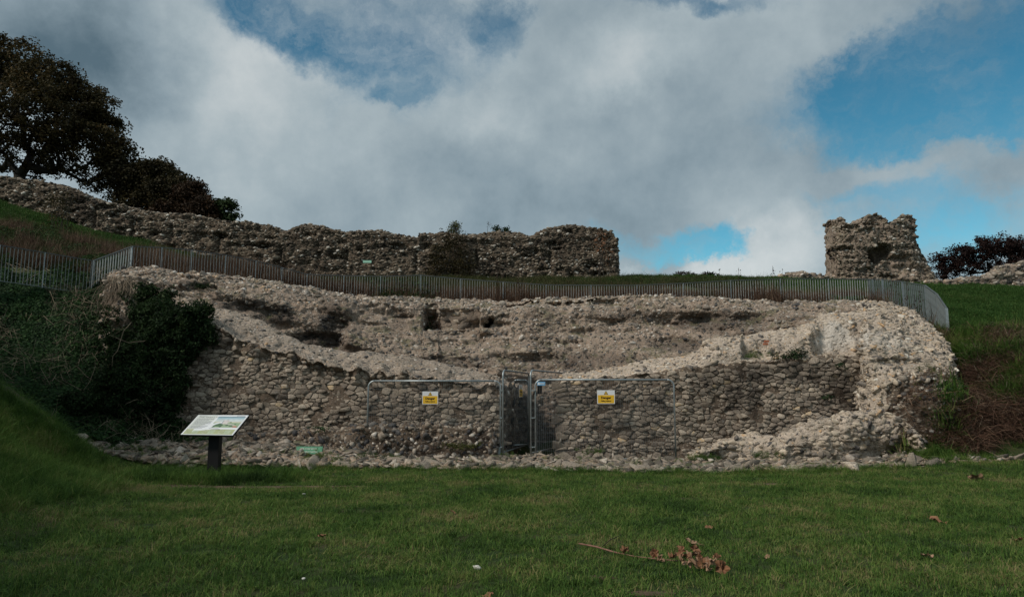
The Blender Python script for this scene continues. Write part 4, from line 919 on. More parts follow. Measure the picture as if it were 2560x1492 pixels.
tA, tB = at(1327, 1100, FY - .03), at(1410, 1100, 21.0)
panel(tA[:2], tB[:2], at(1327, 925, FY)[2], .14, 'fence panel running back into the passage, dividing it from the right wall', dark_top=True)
uA, uB = at(1283, 1100, 19.6), at(1321, 1100, 19.9)
panel(uA[:2], uB[:2], at(1300, 950, 19.7)[2], .25, 'narrow gate panel set across the passage with a dark post', rad=.12, left=False)
# couplers
for (p, y) in ((1254, 976), (1254, 1044), (1254, 1117), (1331, 976), (1331, 1044), (1331, 1117)):
    c = at(p, y, FY - .02); m = MB(); w_ = .085 if p < 1300 else .13; m.box(c, (w_, .05, .022)); m.box(c + np.array([0, -.03, 0]), (.02, .03, .03))
    o = m.build('clamp', M['galv'], None, loc=c); o.name = 'pipe_clamp'; tag(o, '%s steel clamp joining the %s pair of fence posts at the passage' % ({976: 'topmost', 1044: 'middle', 1117: 'lowest'}[y], 'left' if p < 1300 else 'right'), 'clamp', group='clamps joining the fence posts')
# foot bracket
c = at(1246, 1136, FY); m = MB(); m.add([c + np.array(v) for v in [(-.16, -.03, -.02), (.05, -.03, -.02), (.05, -.03, .2), (-.02, -.03, .16), (-.16, .03, -.02), (.05, .03, -.02), (.05, .03, .2), (-.02, .03, .16)]], [(0, 1, 2, 3), (7, 6, 5, 4), (0, 4, 5, 1), (1, 5, 6, 2), (2, 6, 7, 3), (3, 7, 4, 0)])
o = m.build('fence_stand', M['galv'], None, loc=c); tag(o, 'pale triangular steel foot under the left fence panel corner', 'fence stand')

# ------------------------------------------------------------------ signs
def text(name, s, size, mat, parent, loc, rot=(R(90), 0, 0), align='CENTER', bold=0.0, sx=1.0):
    cu = bpy.data.curves.new(name, 'FONT'); cu.body = s; cu.size = size; cu.align_x = align; cu.align_y = 'CENTER'; cu.extrude = .0004; cu.offset = bold; cu.resolution_u = 2
    o = bpy.data.objects.new(name, cu); COL.objects.link(o)
    dg = bpy.context.evaluated_depsgraph_get(); me = bpy.data.meshes.new_from_object(o.evaluated_get(dg)); bpy.data.objects.remove(o); me.materials.clear(); me.materials.append(mat); me.name = name
    q = bpy.data.objects.new(name, me); q.location = loc; q.rotation_euler = rot; q.scale = (sx, 1, 1); return link(q, parent)
def danger(c, w, h, rz, label):
    root = empty('danger_sign', c, rz); tag(root, label, 'sign', group='yellow and white danger signs')
    m = MB(); m.box((0, 0, 0), (w, .006, h)); m.build('plate', M['white'], root)
    m = MB(); m.box((0, -.0042, -h * .155), (w * .92, .002, h * .60)); m.build('yellow_panel', M['yellow'], root)
    t = h * .30; cx, cz = 0, h * .315; m = MB()
    for s_, y, k in ((1.0, -.0036, 'black'), (.72, -.0046, 'yellow')):
        m = MB(); V = [(-t * .56 * s_, y, cz - t * .46 * s_ - (1 - s_) * t * .1), (t * .56 * s_, y, cz - t * .46 * s_ - (1 - s_) * t * .1), (0, y, cz + t * .5 * s_ - (1 - s_) * t * .1)]
        V2 = [(a, b + .0008, c_) for a, b, c_ in V]; m.add(V + V2, [(0, 1, 2), (5, 4, 3), (0, 3, 4, 1), (1, 4, 5, 2), (2, 5, 3, 0)]); m.build('warning_triangle' if k == 'black' else 'triangle_field', M[k], root)
    text('exclamation_mark', '!', t * .62, M['brownink'], root, (0, -.0055, cz - t * .17), bold=.003)
    text('lettering', 'Danger', h * .235, M['brownink'], root, (0, -.0058, -h * .055), bold=.004, sx=1.08)
    text('lettering', 'Falling objects', h * .125, M['brownink'], root, (0, -.0058, -h * .29), bold=.0022, sx=1.08)
    return root
def px_w(p, Y): return p * Y / 1800 / .99
danger(at(1075.5, 994, FY - .035), px_w(38.5, FY), px_w(31, FY), R(1), 'danger sign on the left fence panel, before the grey wall')
danger(at(1515, 992, FY - .035), px_w(43, FY), px_w(33, FY), R(-1), 'danger sign on the right fence panel, with faded small print')
sv = (sB - sA); ang = math.atan2(sv[1], sv[0]); k = .60
cs = np.array([sA[0] + sv[0] * k, sA[1] + sv[1] * k, at(1301, 977, sA[1] + sv[1] * k)[2]]) + np.array([.04, 0, 0])
cs = np.array([at(1302, 977, cs[1])[0], cs[1], cs[2]])
danger(cs, .40, .34, R(76), 'danger sign seen edge-on inside the passage')
# blue plate with the black strap block
c = at(1353, 958.5, FY - .04); root = empty('blue_plate', c, R(-3)); tag(root, 'small blue supplier plate wired under the top tube of the right panel', 'plate')
m = MB(); m.box((0, 0, 0), (px_w(19.5, FY), .006, px_w(9.5, FY))); m.build('plate', M['blue'], root)
m = MB(); m.box((-.062, -.004, 0), (.045, .002, .06)); m.build('logo_square', M['white'], root)
m = MB()
for q in range(9): m.box((-.028 + q * .013, -.004, .004 * ((q * 7) % 3 - 1)), (.008, .002, .026 + .008 * ((q * 5) % 2)))
m.build('faded_lettering', M['white'], root)
c = at(1349.5, 974, FY + .06); m = MB(); m.box((0, 0, 0), (px_w(11.5, FY), .05, px_w(21, FY))); m.box((-.03, 0, .11), (.03, .012, .03)); m.box((.03, 0, .11), (.03, .012, .03)); o = m.build('lock_box', M['black'], None); o.location = c; tag(o, 'black box hanging behind the blue plate on the right panel', 'box')

# reader board
root = empty('information_board', (POST[0], POST[1], float(hgt(POST[0], POST[1])[0])), 0)
PY = POST[1]; z0 = float(hgt(POST[0], PY)[0])
bl, brr, tl, tr = (at(451.5, 1086, PY - .28), at(581.5, 1088, PY - .24), at(496, 1037.3, PY + .42), at(622, 1038, PY + .46))
tag(root, 'tilted white information board on a thick black post, in the grass before the ruin', 'information board')
base = np.array(root.location)
# square the board in its own plane
ctr = (bl + brr + tl + tr) / 4; ux = ((brr - bl) + (tr - tl)); ux /= np.linalg.norm(ux); uy = ((tl - bl) + (tr - brr)) / 2
nrm = np.cross(ux, uy); nrm /= np.linalg.norm(nrm)
def bp(u, v, h=0.0):     # board coordinates 0..1
    p = bl * (1 - u) * (1 - v) + brr * u * (1 - v) + tl * (1 - u) * v + tr * u * v; return p + nrm * h - base
def patch(name, mat, us, th=.001, h=.0075):
    m = MB()
    for (u0, v0, u1, v1) in us:
        V = [bp(u0, v0, h - th), bp(u1, v0, h - th), bp(u1, v1, h - th), bp(u0, v1, h - th), bp(u0, v0, h), bp(u1, v0, h), bp(u1, v1, h), bp(u0, v1, h)]
        m.add(V, [(3, 2, 1, 0), (4, 5, 6, 7), (0, 1, 5, 4), (1, 2, 6, 5), (2, 3, 7, 6), (3, 0, 4, 7)])
    return m.build(name, M[mat], root)
patch('back_board', 'black', [(.004, .0, 1.012, .99)], th=.03, h=-.003)
patch('face', 'white', [(0, 0, 1, 1)], th=.009, h=.006)
patch('text_ground', 'panelgrey', [(.02, .28, .40, .98)], h=.0072)
patch('footer_band', 'olive', [(.03, .03, .97, .27)], h=.0072)
rows = []
rr2 = random.Random(4)
for k in range(12):
    v = .79 - k * .040 - (.02 if k > 2 else 0) - (.02 if k > 7 else 0)
    u = .055; e = .385 - (.08 if k in (2, 7, 11) else 0)
    while u < e: w_ = rr2.uniform(.008, .03); rows.append((u, v, min(u + w_, e), v + .020)); u += w_ + .006
patch('body_text', 'ink', rows, h=.0082)
fr = []
for q in range(3):
    for k in range(5): fr.append((.17 + q * .31, .07 + k * .034, .29 + q * .31, .085 + k * .034))
patch('footer_text', 'palegreen', fr, h=.0082)
m = MB()
for q in range(3):
    cu_, cv_ = .10 + q * .31, .15; ring = [bp(cu_ + .042 * math.cos(a), cv_ + .085 * math.sin(a), .0085) for a in np.linspace(0, 2 * math.pi, 17)]
    m.tube(ring, .0022, 4, False); m.tube([bp(cu_ - .02, cv_ - .02, .0085), bp(cu_, cv_ + .03, .0085), bp(cu_ + .022, cv_ - .01, .0085)], .002, 4)
m.build('footer_roundel', M['white'], root)
# the printed picture: sky, fields, mound and keep
def pm(name, c):
    if name not in M: M[name] = plain(name, c, .4, var=.12, scale=18)
    return name
bands = [('print_sky_dark', (.20, .29, .34), (.44, .86, .97, .92)), ('print_sky_blue', (.36, .50, .55), (.44, .78, .97, .86)), ('print_sky_pale', (.55, .62, .62), (.44, .66, .97, .78)), ('print_haze', (.58, .57, .46), (.44, .60, .97, .66)), ('print_field', (.30, .40, .25), (.44, .36, .97, .60))]
for nme, c, rct in bands: patch('print_band', pm(nme, c), [rct], h=.0080)
def blobp(name, mat, pts, h=.0088):
    m = MB(); V = [bp(a, b, h) for a, b in pts]; V2 = [bp(a, b, h - .0006) for a, b in pts]; k = len(pts)
    m.add(V + V2, [tuple(range(k)), tuple(range(2 * k - 1, k - 1, -1))] + [(i, k + i, k + (i + 1) % k, (i + 1) % k) for i in range(k)]); return m.build(name, M[mat], root)
blobp('printed_mound', pm('print_mound', (.10, .17, .09)), [(.47, .42), (.50, .50), (.57, .57), (.63, .55), (.66, .46), (.60, .40)])
blobp('printed_keep', pm('print_keep', (.62, .57, .54)), [(.60, .54), (.60, .68), (.615, .73), (.64, .72), (.70, .73), (.715, .71), (.71, .56), (.66, .52)], .0094)
blobp('printed_keep_shade', pm('print_keep_shade', (.34, .38, .40)), [(.595, .54), (.597, .70), (.612, .72), (.617, .53)], .0099)
blobp('printed_wall', pm('print_wall', (.50, .50, .44)), [(.70, .56), (.80, .54), (.90, .47), (.88, .45), (.78, .50), (.68, .51)], .0094)
for q, (a, b, w_, h_) in enumerate(((.70, .45, .07, .05), (.78, .42, .08, .05), (.47, .37, .05, .06), (.60, .38, .05, .07), (.86, .52, .04, .03), (.74, .60, .05, .03))):
    blobp('printed_trees', pm('print_trees', (.08, .14, .08)), [(a, b), (a + w_ * .5, b - h_ * .3), (a + w_, b + h_ * .1), (a + w_ * .7, b + h_), (a + w_ * .2, b + h_ * .8)], .0094)
blobp('printed_roof', pm('print_roof', (.50, .20, .16)), [(.86, .37), (.95, .37), (.945, .42), (.90, .44), (.87, .42)], .0099)
Rb = Matrix((tuple(ux), tuple(np.cross(nrm, ux)), tuple(nrm))).transposed()
shear = uy - ux * uy.dot(ux)
def btext(s, size, mat, u, v, sx=1.0, bold=0.0, align='LEFT'):
    o = text('lettering', s, size, M[mat], root, bp(u, v, .009), Rb.to_euler(), align, bold, sx)
    # the print follows the slanted view of the plate
    return o
btext('THE GREAT TOWER', .052, 'ink', .055, .875, 1.15, .0008)
patch('crest_mark', 'ink', [(.05, .935, .068, .962), (.072, .94, .20, .955)], h=.0082); patch('small_print', 'ink', [(.78, .935, .95, .952), (.43, .315, .62, .327)], h=.0082)
m = MB(); pw = at(561, 1100, PY)[0] - at(535, 1100, PY)[0]; pcx = at(536.5, 1140, PY)[0] + .0
zt = float((bl[2] + tl[2]) / 2) - .02
m.box((pcx - base[0], 0, (zt - z0) / 2 - .13), (pw, pw * .8, zt - z0 + .14)); m.build('post', M['postwood'], root)


# faded green plaques
def plaque(c, w, h, tiltx, lines, label, facemat, ink, rz=0.0):
    root = empty('plaque', c, rz); root.rotation_euler = (tiltx, 0, rz); tag(root, label, 'plaque', group='green site plaques')
    m = MB(); m.box((0, 0.02, 0), (w * 1.02, .03, h * 1.05)); m.build('back_block', M['black'], root)
    m = MB(); m.box((0, 0, 0), (w, .008, h)); m.build('plate', M[facemat], root)
    for i, s in enumerate(lines): text('lettering', s, h * .30, M[ink], root, (0, -.0055, h * (.21 - .40 * i)), bold=.002, sx=w / h / 5.0)
    return root
pg = at(773, 1125, 17.0); plaque(pg, px_w(64, 17.0), px_w(19, 17.0), R(-20), ['Site of tower entrance', '11th century ground level'], 'faded green plaque with two white lines, tilted on the stone footing', 'green', 'palegreen')
plaque(at(918, 654, 35.75), px_w(21, 35.8), px_w(6.5, 35.8), R(-5), [], 'small mint green plaque fixed on the dark curtain wall', 'minty', 'palegreen', R(2))
# ------------------------------------------------------------------ plants: clump meshes instanced on points
SRC = bpy.data.collections.new('clump_sources')      # kept out of the scene
def blades(name, n, rad, h, wid, lean, seed, mat, hvar=.35, tmean=.5, tvar=.18, seg=2, stems=False):
    r = np.random.default_rng(seed); V = []; Fq = []; Ft = []; Tn = []; b = 0
    for _ in range(n):
        a = r.uniform(0, 2 * math.pi); q = rad * math.sqrt(r.random()); p = np.array([q * math.cos(a), q * math.sin(a), -.01]); hh = h * np.exp(r.normal() * hvar); ph = r.uniform(0, 2 * math.pi); ln = abs(r.normal()) * lean
        dirv = np.array([math.cos(ph), math.sin(ph), 0]); side = np.array([-dirv[1], dirv[0], 0]) * wid * r.uniform(.7, 1.3) * .5
        tw = r.uniform(-1, 1); side = side + np.array([0, 0, 0]); ln *= hh
        pts = [p + dirv * ln * f * f + np.array([0, 0, hh * (f - .25 * f * f * min(1.5, ln / hh))]) for f in (0, .55, 1.0)]
        V += [pts[0] - side, pts[0] + side, pts[1] + side * .8, pts[1] - side * .8, pts[2]]; Fq.append([b, b + 1, b + 2, b + 3]); Ft.append([b + 3, b + 2, b + 4]); b += 5; Tn += [np.clip(r.normal(tmean, tvar), 0, 1)] * 5
    me = mesh(name, np.array(V), [np.array(Fq), np.array(Ft)], mat, False, np.array(Tn)); o = bpy.data.objects.new(name, me); return o
def leafclump(name, n, rad, hgt_, lsize, seed, mat, tmean=.5, tvar=.2, droop=.3, asp=.75):
    r = np.random.default_rng(seed); V = []; Ft = []; Tn = []; b = 0
    for _ in range(n):
        d = r.normal(size=3); d /= np.linalg.norm(d); d[2] = abs(d[2]); p = d * rad * r.random() ** .4; p[2] *= hgt_ / rad
        nrm = d * .6 + np.array([0, 0, .7]) + r.normal(size=3) * .45; nrm /= np.linalg.norm(nrm); ax = np.cross(nrm, r.normal(size=3)); ax /= np.linalg.norm(ax); ay = np.cross(nrm, ax)
        L = lsize * r.uniform(.6, 1.3); w = L * asp * .5
        V += [p - ax * L * .5, p + ay * w + nrm * L * .08, p + ax * L * .5 - nrm * L * droop * .4, p - ay * w + nrm * L * .08]; Ft += [[b, b + 1, b + 2], [b, b + 2, b + 3]]; b += 4; Tn += [np.clip(r.normal(tmean, tvar), 0, 1)] * 4
    me = mesh(name, np.array(V), np.array(Ft), mat, False, np.array(Tn)); return bpy.data.objects.new(name, me)
def twigclump(name, n, rad, L, th, seed, mat, flat=.5, tmean=.5):
    r = np.random.default_rng(seed); V = []; Fq = []; Tn = []; b = 0
    for _ in range(n):
        p = r.normal(size=3) * rad * .5; p[2] = abs(p[2]) * .5; d = r.normal(size=3); d[2] = d[2] * flat + .15; d /= np.linalg.norm(d); l = L * r.uniform(.4, 1.3); bend = r.normal(size=3) * l * .18; s = np.cross(d, r.normal(size=3)); s /= np.linalg.norm(s); s *= th
        pts = [p, p + d * l * .5 + bend, p + d * l - np.array([0, 0, l * .2])]; t = np.clip(r.normal(tmean, .2), 0, 1)
        V += [pts[0] - s, pts[0] + s, pts[1] + s * .8, pts[1] - s * .8, pts[2] + s * .3, pts[2] - s * .3]; Fq += [[b, b + 1, b + 2, b + 3], [b + 3, b + 2, b + 4, b + 5]]; b += 6; Tn += [t] * 6
    return bpy.data.objects.new(name, mesh(name, np.array(V), np.array(Fq), mat, False, np.array(Tn)))
def srcs(name, objs):
    c = bpy.data.collections.new(name)
    for o in objs: c.objects.link(o)
    return c
def scatter(name, label, cat, P, coll, scale=(.8, 1.2), tiltN=None, tamt=.25, seed=1, sc=None, parent=None, kind='stuff'):
    r = np.random.default_rng(seed); n = len(P)
    V = np.asarray(P, np.float32); me = bpy.data.meshes.new(name); me.vertices.add(n); me.vertices.foreach_set('co', V.ravel())
    rot = np.zeros((n, 3), np.float32)
    if tiltN is not None:
        nn = tiltN + r.normal(size=(n, 3)) * tamt * .5; nn /= np.linalg.norm(nn, axis=1)[:, None]
        # euler XYZ putting z on nn after a random spin would need order; use yaw + tilt about x
        yaw = np.arctan2(nn[:, 0], -nn[:, 1]); til = np.arccos(np.clip(nn[:, 2], -1, 1)); rot[:, 0] = til; rot[:, 2] = yaw
        rot[:, 1] = 0
    else:
        rot[:, 0] = r.normal(size=n) * tamt; rot[:, 1] = r.normal(size=n) * tamt; rot[:, 2] = r.uniform(0, 6.283, n)
    s = (r.uniform(*scale, n) if sc is None else sc).astype(np.float32)
    a = me.attributes.new('rot', 'FLOAT_VECTOR', 'POINT'); a.data.foreach_set('vector', rot.ravel())
    a = me.attributes.new('scl', 'FLOAT', 'POINT'); a.data.foreach_set('value', s)
    a = me.attributes.new('idx', 'INT', 'POINT'); a.data.foreach_set('value', r.integers(0, len(coll.objects), n).astype(np.int32))
    ng = bpy.data.node_groups.new(name + '_nodes', 'GeometryNodeTree'); ng.interface.new_socket('Geometry', in_out='INPUT', socket_type='NodeSocketGeometry'); ng.interface.new_socket('Geometry', in_out='OUTPUT', socket_type='NodeSocketGeometry')
    N_ = ng.nodes; L_ = ng.links; gi = N_.new('NodeGroupInput'); go = N_.new('NodeGroupOutput'); ip = N_.new('GeometryNodeInstanceOnPoints'); ci = N_.new('GeometryNodeCollectionInfo')
    ci.inputs['Collection'].default_value = coll; ci.inputs['Separate Children'].default_value = True; ci.inputs['Reset Children'].default_value = True
    def na(nm, ty):
        q = N_.new('GeometryNodeInputNamedAttribute'); q.data_type = ty; q.inputs[0].default_value = nm; return q.outputs['Attribute']
    L_.new(gi.outputs[0], ip.inputs['Points']); L_.new(ci.outputs[0], ip.inputs['Instance']); ip.inputs['Pick Instance'].default_value = True
    L_.new(na('idx', 'INT'), ip.inputs['Instance Index']); e2r = N_.new('FunctionNodeEulerToRotation'); L_.new(na('rot', 'FLOAT_VECTOR'), e2r.inputs[0]); L_.new(e2r.outputs[0], ip.inputs['Rotation']); L_.new(na('scl', 'FLOAT'), ip.inputs['Scale'])
    L_.new(ip.outputs[0], go.inputs[0])
    o = obj(name, me, parent); md = o.modifiers.new('instances', 'NODES'); md.node_group = ng
    if parent is None: tag(o, label, cat)
    o['kind'] = kind; return o

def sample_ground(n, x0, x1, y0, y1, dens, seed):
    """random ground points kept with probability dens(x, y)"""
    r = np.random.default_rng(seed); x = r.uniform(x0, x1, n); y = r.uniform(y0, y1, n); m = r.random(n) < dens(x, y); x, y = x[m], y[m]
    return np.stack([x, y, hgt(x, y)], 1)
def proj(P):
    d = np.asarray(P) - CAM; z = d @ _fw; return 1280 + F * d[:, 0] / z, 746 - F * (d @ _up) / z, z
def inview(P, m=90):
    px, py, z = proj(P); return (z > .5) & (px > -m) & (px < 2560 + m) & (py < 1492 + 1.5 * m) & (py > -200)

# where grass is thin: worn soil, the strip edge
FOf = FO.G[:, np.argmin(np.abs(FO.tv - 1.1))]; fo_x, fo_y = FOf[:, 0], FOf[:, 1]; oo = np.argsort(fo_x); fo_x, fo_y = fo_x[oo], fo_y[oo]
def front_y(x): return np.interp(x, fo_x, fo_y)
patches = [(gnd(640, 1214), 1.9, .13), (gnd(560, 1216), 1.3, .14), (gnd(790, 1190), .5, .12), (gnd(1490, 1440), .16, .07), (gnd(1620, 1478), .2, .07), (gnd(380, 1215), .6, .10), (gnd(1930, 1210), .5, .1)]
def worn(x, y):
    w = np.zeros_like(x)
    for c, rx, ry in patches: w = np.maximum(w, np.clip(1.2 - np.sqrt(((x - c[0]) / rx)**2 + ((y - c[1]) / ry)**2) + .5 * fbm(np.stack([x * 4, y * 4, x * 0], 1), 2), 0, 1) * 1.6)
    return np.clip(w, 0, .86)
soil = MB()
for c, rx, ry in patches:
    n_ = 22; ring = [np.array([c[0] + rx * 1.05 * math.cos(a) * (1 + .15 * math.sin(3 * a + c[0])), c[1] + ry * 1.15 * math.sin(a) * (1 + .2 * math.sin(5 * a)), 0]) for a in np.linspace(0, 2 * math.pi, n_, endpoint=False)]
    V = []
    for k in (1.0, .5): V += [np.array([*(c[:2] + (p[:2] - c[:2]) * k), 0]) for p in ring]
    V.append(np.array([c[0], c[1], 0])); V = np.array(V); V[:, 2] = hgt(V[:, 0], V[:, 1]) + np.concatenate([np.full(n_, .004), np.full(n_ + 1, .012)])
    soil.add(V, [(i, (i + 1) % n_, n_ + (i + 1) % n_, n_ + i) for i in range(n_)] + [(n_ + i, n_ + (i + 1) % n_, 2 * n_) for i in range(n_)])
o = soil.build('worn_soil', M['soil'], None, True); tag(o, kind='structure')

shortg = srcs('short_grass', [blades('grass_tuft', 24, .085, .046, .0062, 1.1, 100 + k, M['grass'], hvar=.4, tmean=.5, tvar=.24) for k in range(5)])
longg = srcs('long_grass', [blades('long_grass_tuft', 34, .10, .12, .006, 1.0, 120 + k, M['grass'], hvar=.4, tmean=.42) for k in range(4)])
brightg = srcs('slope_grass', [blades('slope_grass_tuft', 40, .20, .07, .012, .8, 130 + k, M['grass_bright'], hvar=.4) for k in range(4)])
upg = srcs('bank_grass', [blades('bank_grass_tuft', 36, .22, .17, .011, 1.0, 140 + k, M['grass_up'], hvar=.45) for k in range(4)])
dryg = srcs('dry_growth', [blades('dry_stem_tuft', 16, .16, .42, .009, .45, 150 + k, M['dry'], hvar=.45) for k in range(4)] + [twigclump('dry_tangle', 20, .3, .35, .004, 157, M['dry'], .9)])
ivyc = srcs('ivy_clumps', [leafclump('ivy_clump', 30, .20, .11, .062, 160 + k, M['ivy']) for k in range(5)])
bushc = srcs('bush_clumps', [leafclump('bush_clump', 34, .20, .20, .085, 170 + k, M['ivy_dark'], asp=.5, droop=.8) for k in range(4)])
bramc = srcs('bramble_tangles', [twigclump('bramble_tangle', 30, .30, .50, .0052, 180 + k, M['bramble'], .5) for k in range(5)])
yelc = srcs('bramble_leaf_clumps', [leafclump('bramble_leaf_clump', 16, .20, .16, .06, 190 + k, M['yellowleaf']) for k in range(3)])
stickc = srcs('vine_tangles', [twigclump('vine_tangle', 9, .3, .75, .0055, 200 + k, M['drystick'], .8, .5) for k in range(4)])

# lawn
wedge = lambda x, y, m=.6: np.abs(x) < .72 * y + m
lawn = lambda x, y: (wedge(x, y, 3.2) & (y < front_y(x) - .02) & (x > -9.6 + 0 * y)).astype(float) * (1 - worn(x, y)) * np.clip(11.0 / np.maximum(y, 5), .72, 1) 
P = sample_ground(68000, -11, 14.5, 3.6, 16.4, lawn, 11); tall = .78 + .45 * np.clip(fbm(np.stack([P[:, 0] * .9, P[:, 1] * .9, P[:, 0] * 0], 1), 4) + .35, 0, 1.4)
scatter('lawn', 'mown green lawn with worn places in front of the ruin', 'grass', P, shortg, sc=tall * np.random.default_rng(2).uniform(.75, 1.3, len(P)), tamt=.15, seed=12)
edge = lambda x, y: (wedge(x, y) & (np.abs(y - front_y(x) + .10) < .14 + .12 * np.sin(x * 1.9) * np.sin(x * .7 + 1))) * (.35 + .65 * (perlin(np.stack([x * 1.1, y * 0, x * 0], 1)) > -.05))
P1 = sample_ground(26000, -11, 12.5, 13.5, 17, edge, 13)
P2 = sample_ground(9000, POST[0] - 2.1, POST[0] + 2.1, POST[1] - 1.2, POST[1] + 1.2, lambda x, y: np.clip(island(x, y), 0, 1) * (1 - worn(x, y)) * .35, 14)
clump = [gnd(1180, 1440), gnd(1330, 1462), gnd(1960, 1225), gnd(2080, 1275), gnd(980, 1300), gnd(2300, 1330), gnd(420, 1300), gnd(1730, 1260), gnd(2450, 1440), gnd(1110, 1165)]
P3 = np.concatenate([np.array([on(c[0] + random.gauss(0, .28), c[1] + random.gauss(0, .15)) for _ in range(26)]) for c in clump])
P3b = sample_ground(9000, -11, 12, 5, 15.5, lambda x, y: (wedge(x, y) & (y < front_y(x) - .2)) * (fbm(np.stack([x * .8 + 9, y * .8, x * 0], 1), 4) > .16), 44); P3 = np.concatenate([P3, P3b])
Pl = np.concatenate([P1, P2, P3]); s = np.concatenate([np.random.default_rng(3).uniform(.45, .95, len(P1)), np.random.default_rng(4).uniform(.5, 1.2, len(P2)), np.random.default_rng(5).uniform(.35, .6, len(P3))])
scatter('long_grass', 'longer unmown grass fringing the stone footing and the board post', 'grass', Pl, longg, sc=s, tamt=.2, seed=15)
lb = lambda x, y: (wedge(x, y, 1.5) & (x < -6.2) & (y > 6.5) & (y < front_y(np.maximum(x, -9.4)) + .9) & ((hgt(x, y) > .07))).astype(float) * np.clip(hgt(x, y) * 3, 0, 1)
P = sample_ground(30000, -14, -6.2, 6.5, 18, lb, 16); _, py_, _ = proj(P); px_2 = proj(P)[0]; P = P[(py_ > 930) & (py_ > 972 + px_2 * .70)]
scatter('bank_grass', 'long dark green grass on the bank at the left edge', 'grass', P, longg, scale=(.6, 1.3), tamt=.3, seed=17)
for (nm, lbl, reg, n_) in (('right_bank', 'grass tussock on the small bank at the right edge beside the footing', lambda px, py: (px > 2440) & (py > 1080 - (px - 2440) * .12) & (py < 1150), 9000),):
    P = sample_ground(n_, 8, 13, 15.5, 19, lambda x, y: (y > front_y(x) + .3).astype(float), 18); a, b, _ = proj(P); P = P[reg(a, b)]; scatter('bank_grass', lbl, 'grass', P, longg, scale=(.6, 1.1), seed=19)

# slopes: decide by where each ground point lies (built from the photograph's zones but laid on the terrain)
P = sample_ground(90000, -16, 20, 16, 31, lambda x, y: np.ones_like(x), 20); a, b, z = proj(P); P = P[inview(P)]; a, b, z = proj(P)
nn = fbm(P * .55, 4)
wz = fbm(np.stack([P[:, 0], P[:, 1], P[:, 2]], 1) * .35 + 40, 3)
left = (a < 560) & (P[:, 1] < 23.3) & (P[:, 1] > 17.4) & (P[:, 0] < -7.6) & (b > 690)
ivym = left & (nn > -.32)
Pi = P[ivym]
def gnormal(P, e=.25):
    hx = (hgt(P[:, 0] + e, P[:, 1]) - hgt(P[:, 0] - e, P[:, 1])) / (2 * e); hy = (hgt(P[:, 0], P[:, 1] + e) - hgt(P[:, 0], P[:, 1] - e)) / (2 * e); n_ = np.stack([-hx, -hy, np.ones(len(P))], 1); return n_ / np.linalg.norm(n_, axis=1)[:, None]
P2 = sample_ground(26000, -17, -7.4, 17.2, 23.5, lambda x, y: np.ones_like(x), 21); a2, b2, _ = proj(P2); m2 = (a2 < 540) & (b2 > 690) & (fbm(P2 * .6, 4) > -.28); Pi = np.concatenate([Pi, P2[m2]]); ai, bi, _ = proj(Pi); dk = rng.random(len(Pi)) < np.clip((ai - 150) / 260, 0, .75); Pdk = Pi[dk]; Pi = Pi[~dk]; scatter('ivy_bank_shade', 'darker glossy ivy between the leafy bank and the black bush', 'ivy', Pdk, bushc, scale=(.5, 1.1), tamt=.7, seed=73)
Pi = Pi + np.array([0, 0, 1]) * (np.clip(fbm(Pi * 1.1, 3), 0, 1) * .35)[:, None]
scatter('ivy_bank', 'dark green ivy and nettles covering the steep left bank', 'ivy', Pi, ivyc, scale=(.6, 1.35), tiltN=gnormal(Pi), tamt=.5, seed=22)
Pv = P[left & (nn < -.12)][::12]; Pv = np.concatenate([Pv, P2[m2][::90]])
scatter('dead_vines', 'tangled dead brown stems over the left bank', 'dead stems', Pv + np.array([0, 0, .12]), stickc, scale=(.5, 1.1), seed=23)
rgt = (P[:, 0] > 8.6) & (P[:, 1] > 16.2) & (a > 2200)
brownzone = rgt & (b > 846 - (a - 2380) * .05 + 70 * fbm(P * .9, 3)) & (P[:, 1] < 22.5)
Pb = P[brownzone]; P4 = sample_ground(22000, 9, 16, 16.3, 22, lambda x, y: np.ones_like(x), 24); a4, b4, _ = proj(P4); m4 = (a4 > 2280) & (b4 > 852 - (a4 - 2380) * .05 + 70 * fbm(P4 * .9, 3)); Pb = np.concatenate([Pb, P4[m4]])
ab, bb, _ = proj(Pb); okb = ~((ab < 2425) & (bb > 915) & (bb < 1040)) & (bb < 1128) & ~((ab > 2440) & (bb > 1085)); Pb, ab, bb = Pb[okb], ab[okb], bb[okb]
Pk, Nk, UVk = CM.scatter(3000, .16, lambda P, N, UV: (UV[:, 1] < 3.2), 74); ak, bk_, _ = proj(Pk); mk2 = (ak > 2235) & (bk_ > 975 - (ak - 2300) * .45 + 25 * np.sin(ak * .09)); Pb = np.concatenate([Pb, Pk[mk2] - np.array([0, .06, 0])]); ab, bb, _ = proj(Pb)
greenish = (fbm(Pb * .8 + 5, 4) > .06 + .12 * (bb > 930)) | ((ab < 2450) & (bb < 930) & (fbm(Pb * 1.3, 2) > -.05))
scatter('bramble_bank', 'rusty brown dead brambles matted on the right bank', 'brambles', (Pb + np.array([0, 0, .06]))[~greenish], bramc, scale=(.55, 1.15), tamt=.3, seed=25)
scatter('bank_nettles', 'olive grassy tufts growing through the brown brambles on the right bank', 'grass', Pb[greenish] + np.array([0, 0, .06]), longg, scale=(1.6, 3.0), seed=26); scatter('bank_ivy', 'dark leafy patches among the right bank brambles', 'ivy', Pb[greenish][::2] + np.array([0, 0, .14]), ivyc, scale=(.9, 1.7), tamt=.5, seed=46)
Py_ = Pb[(np.abs(proj(Pb)[0] - 2400) < 55) & (np.abs(proj(Pb)[1] - 890) < 50)]
if len(Py_): scatter('yellow_bramble', 'yellow green bramble leaves beside the pale corner mass', 'bramble', Py_[::2] + np.array([0, 0, .2]), yelc, scale=(.6, 1.2), seed=27)
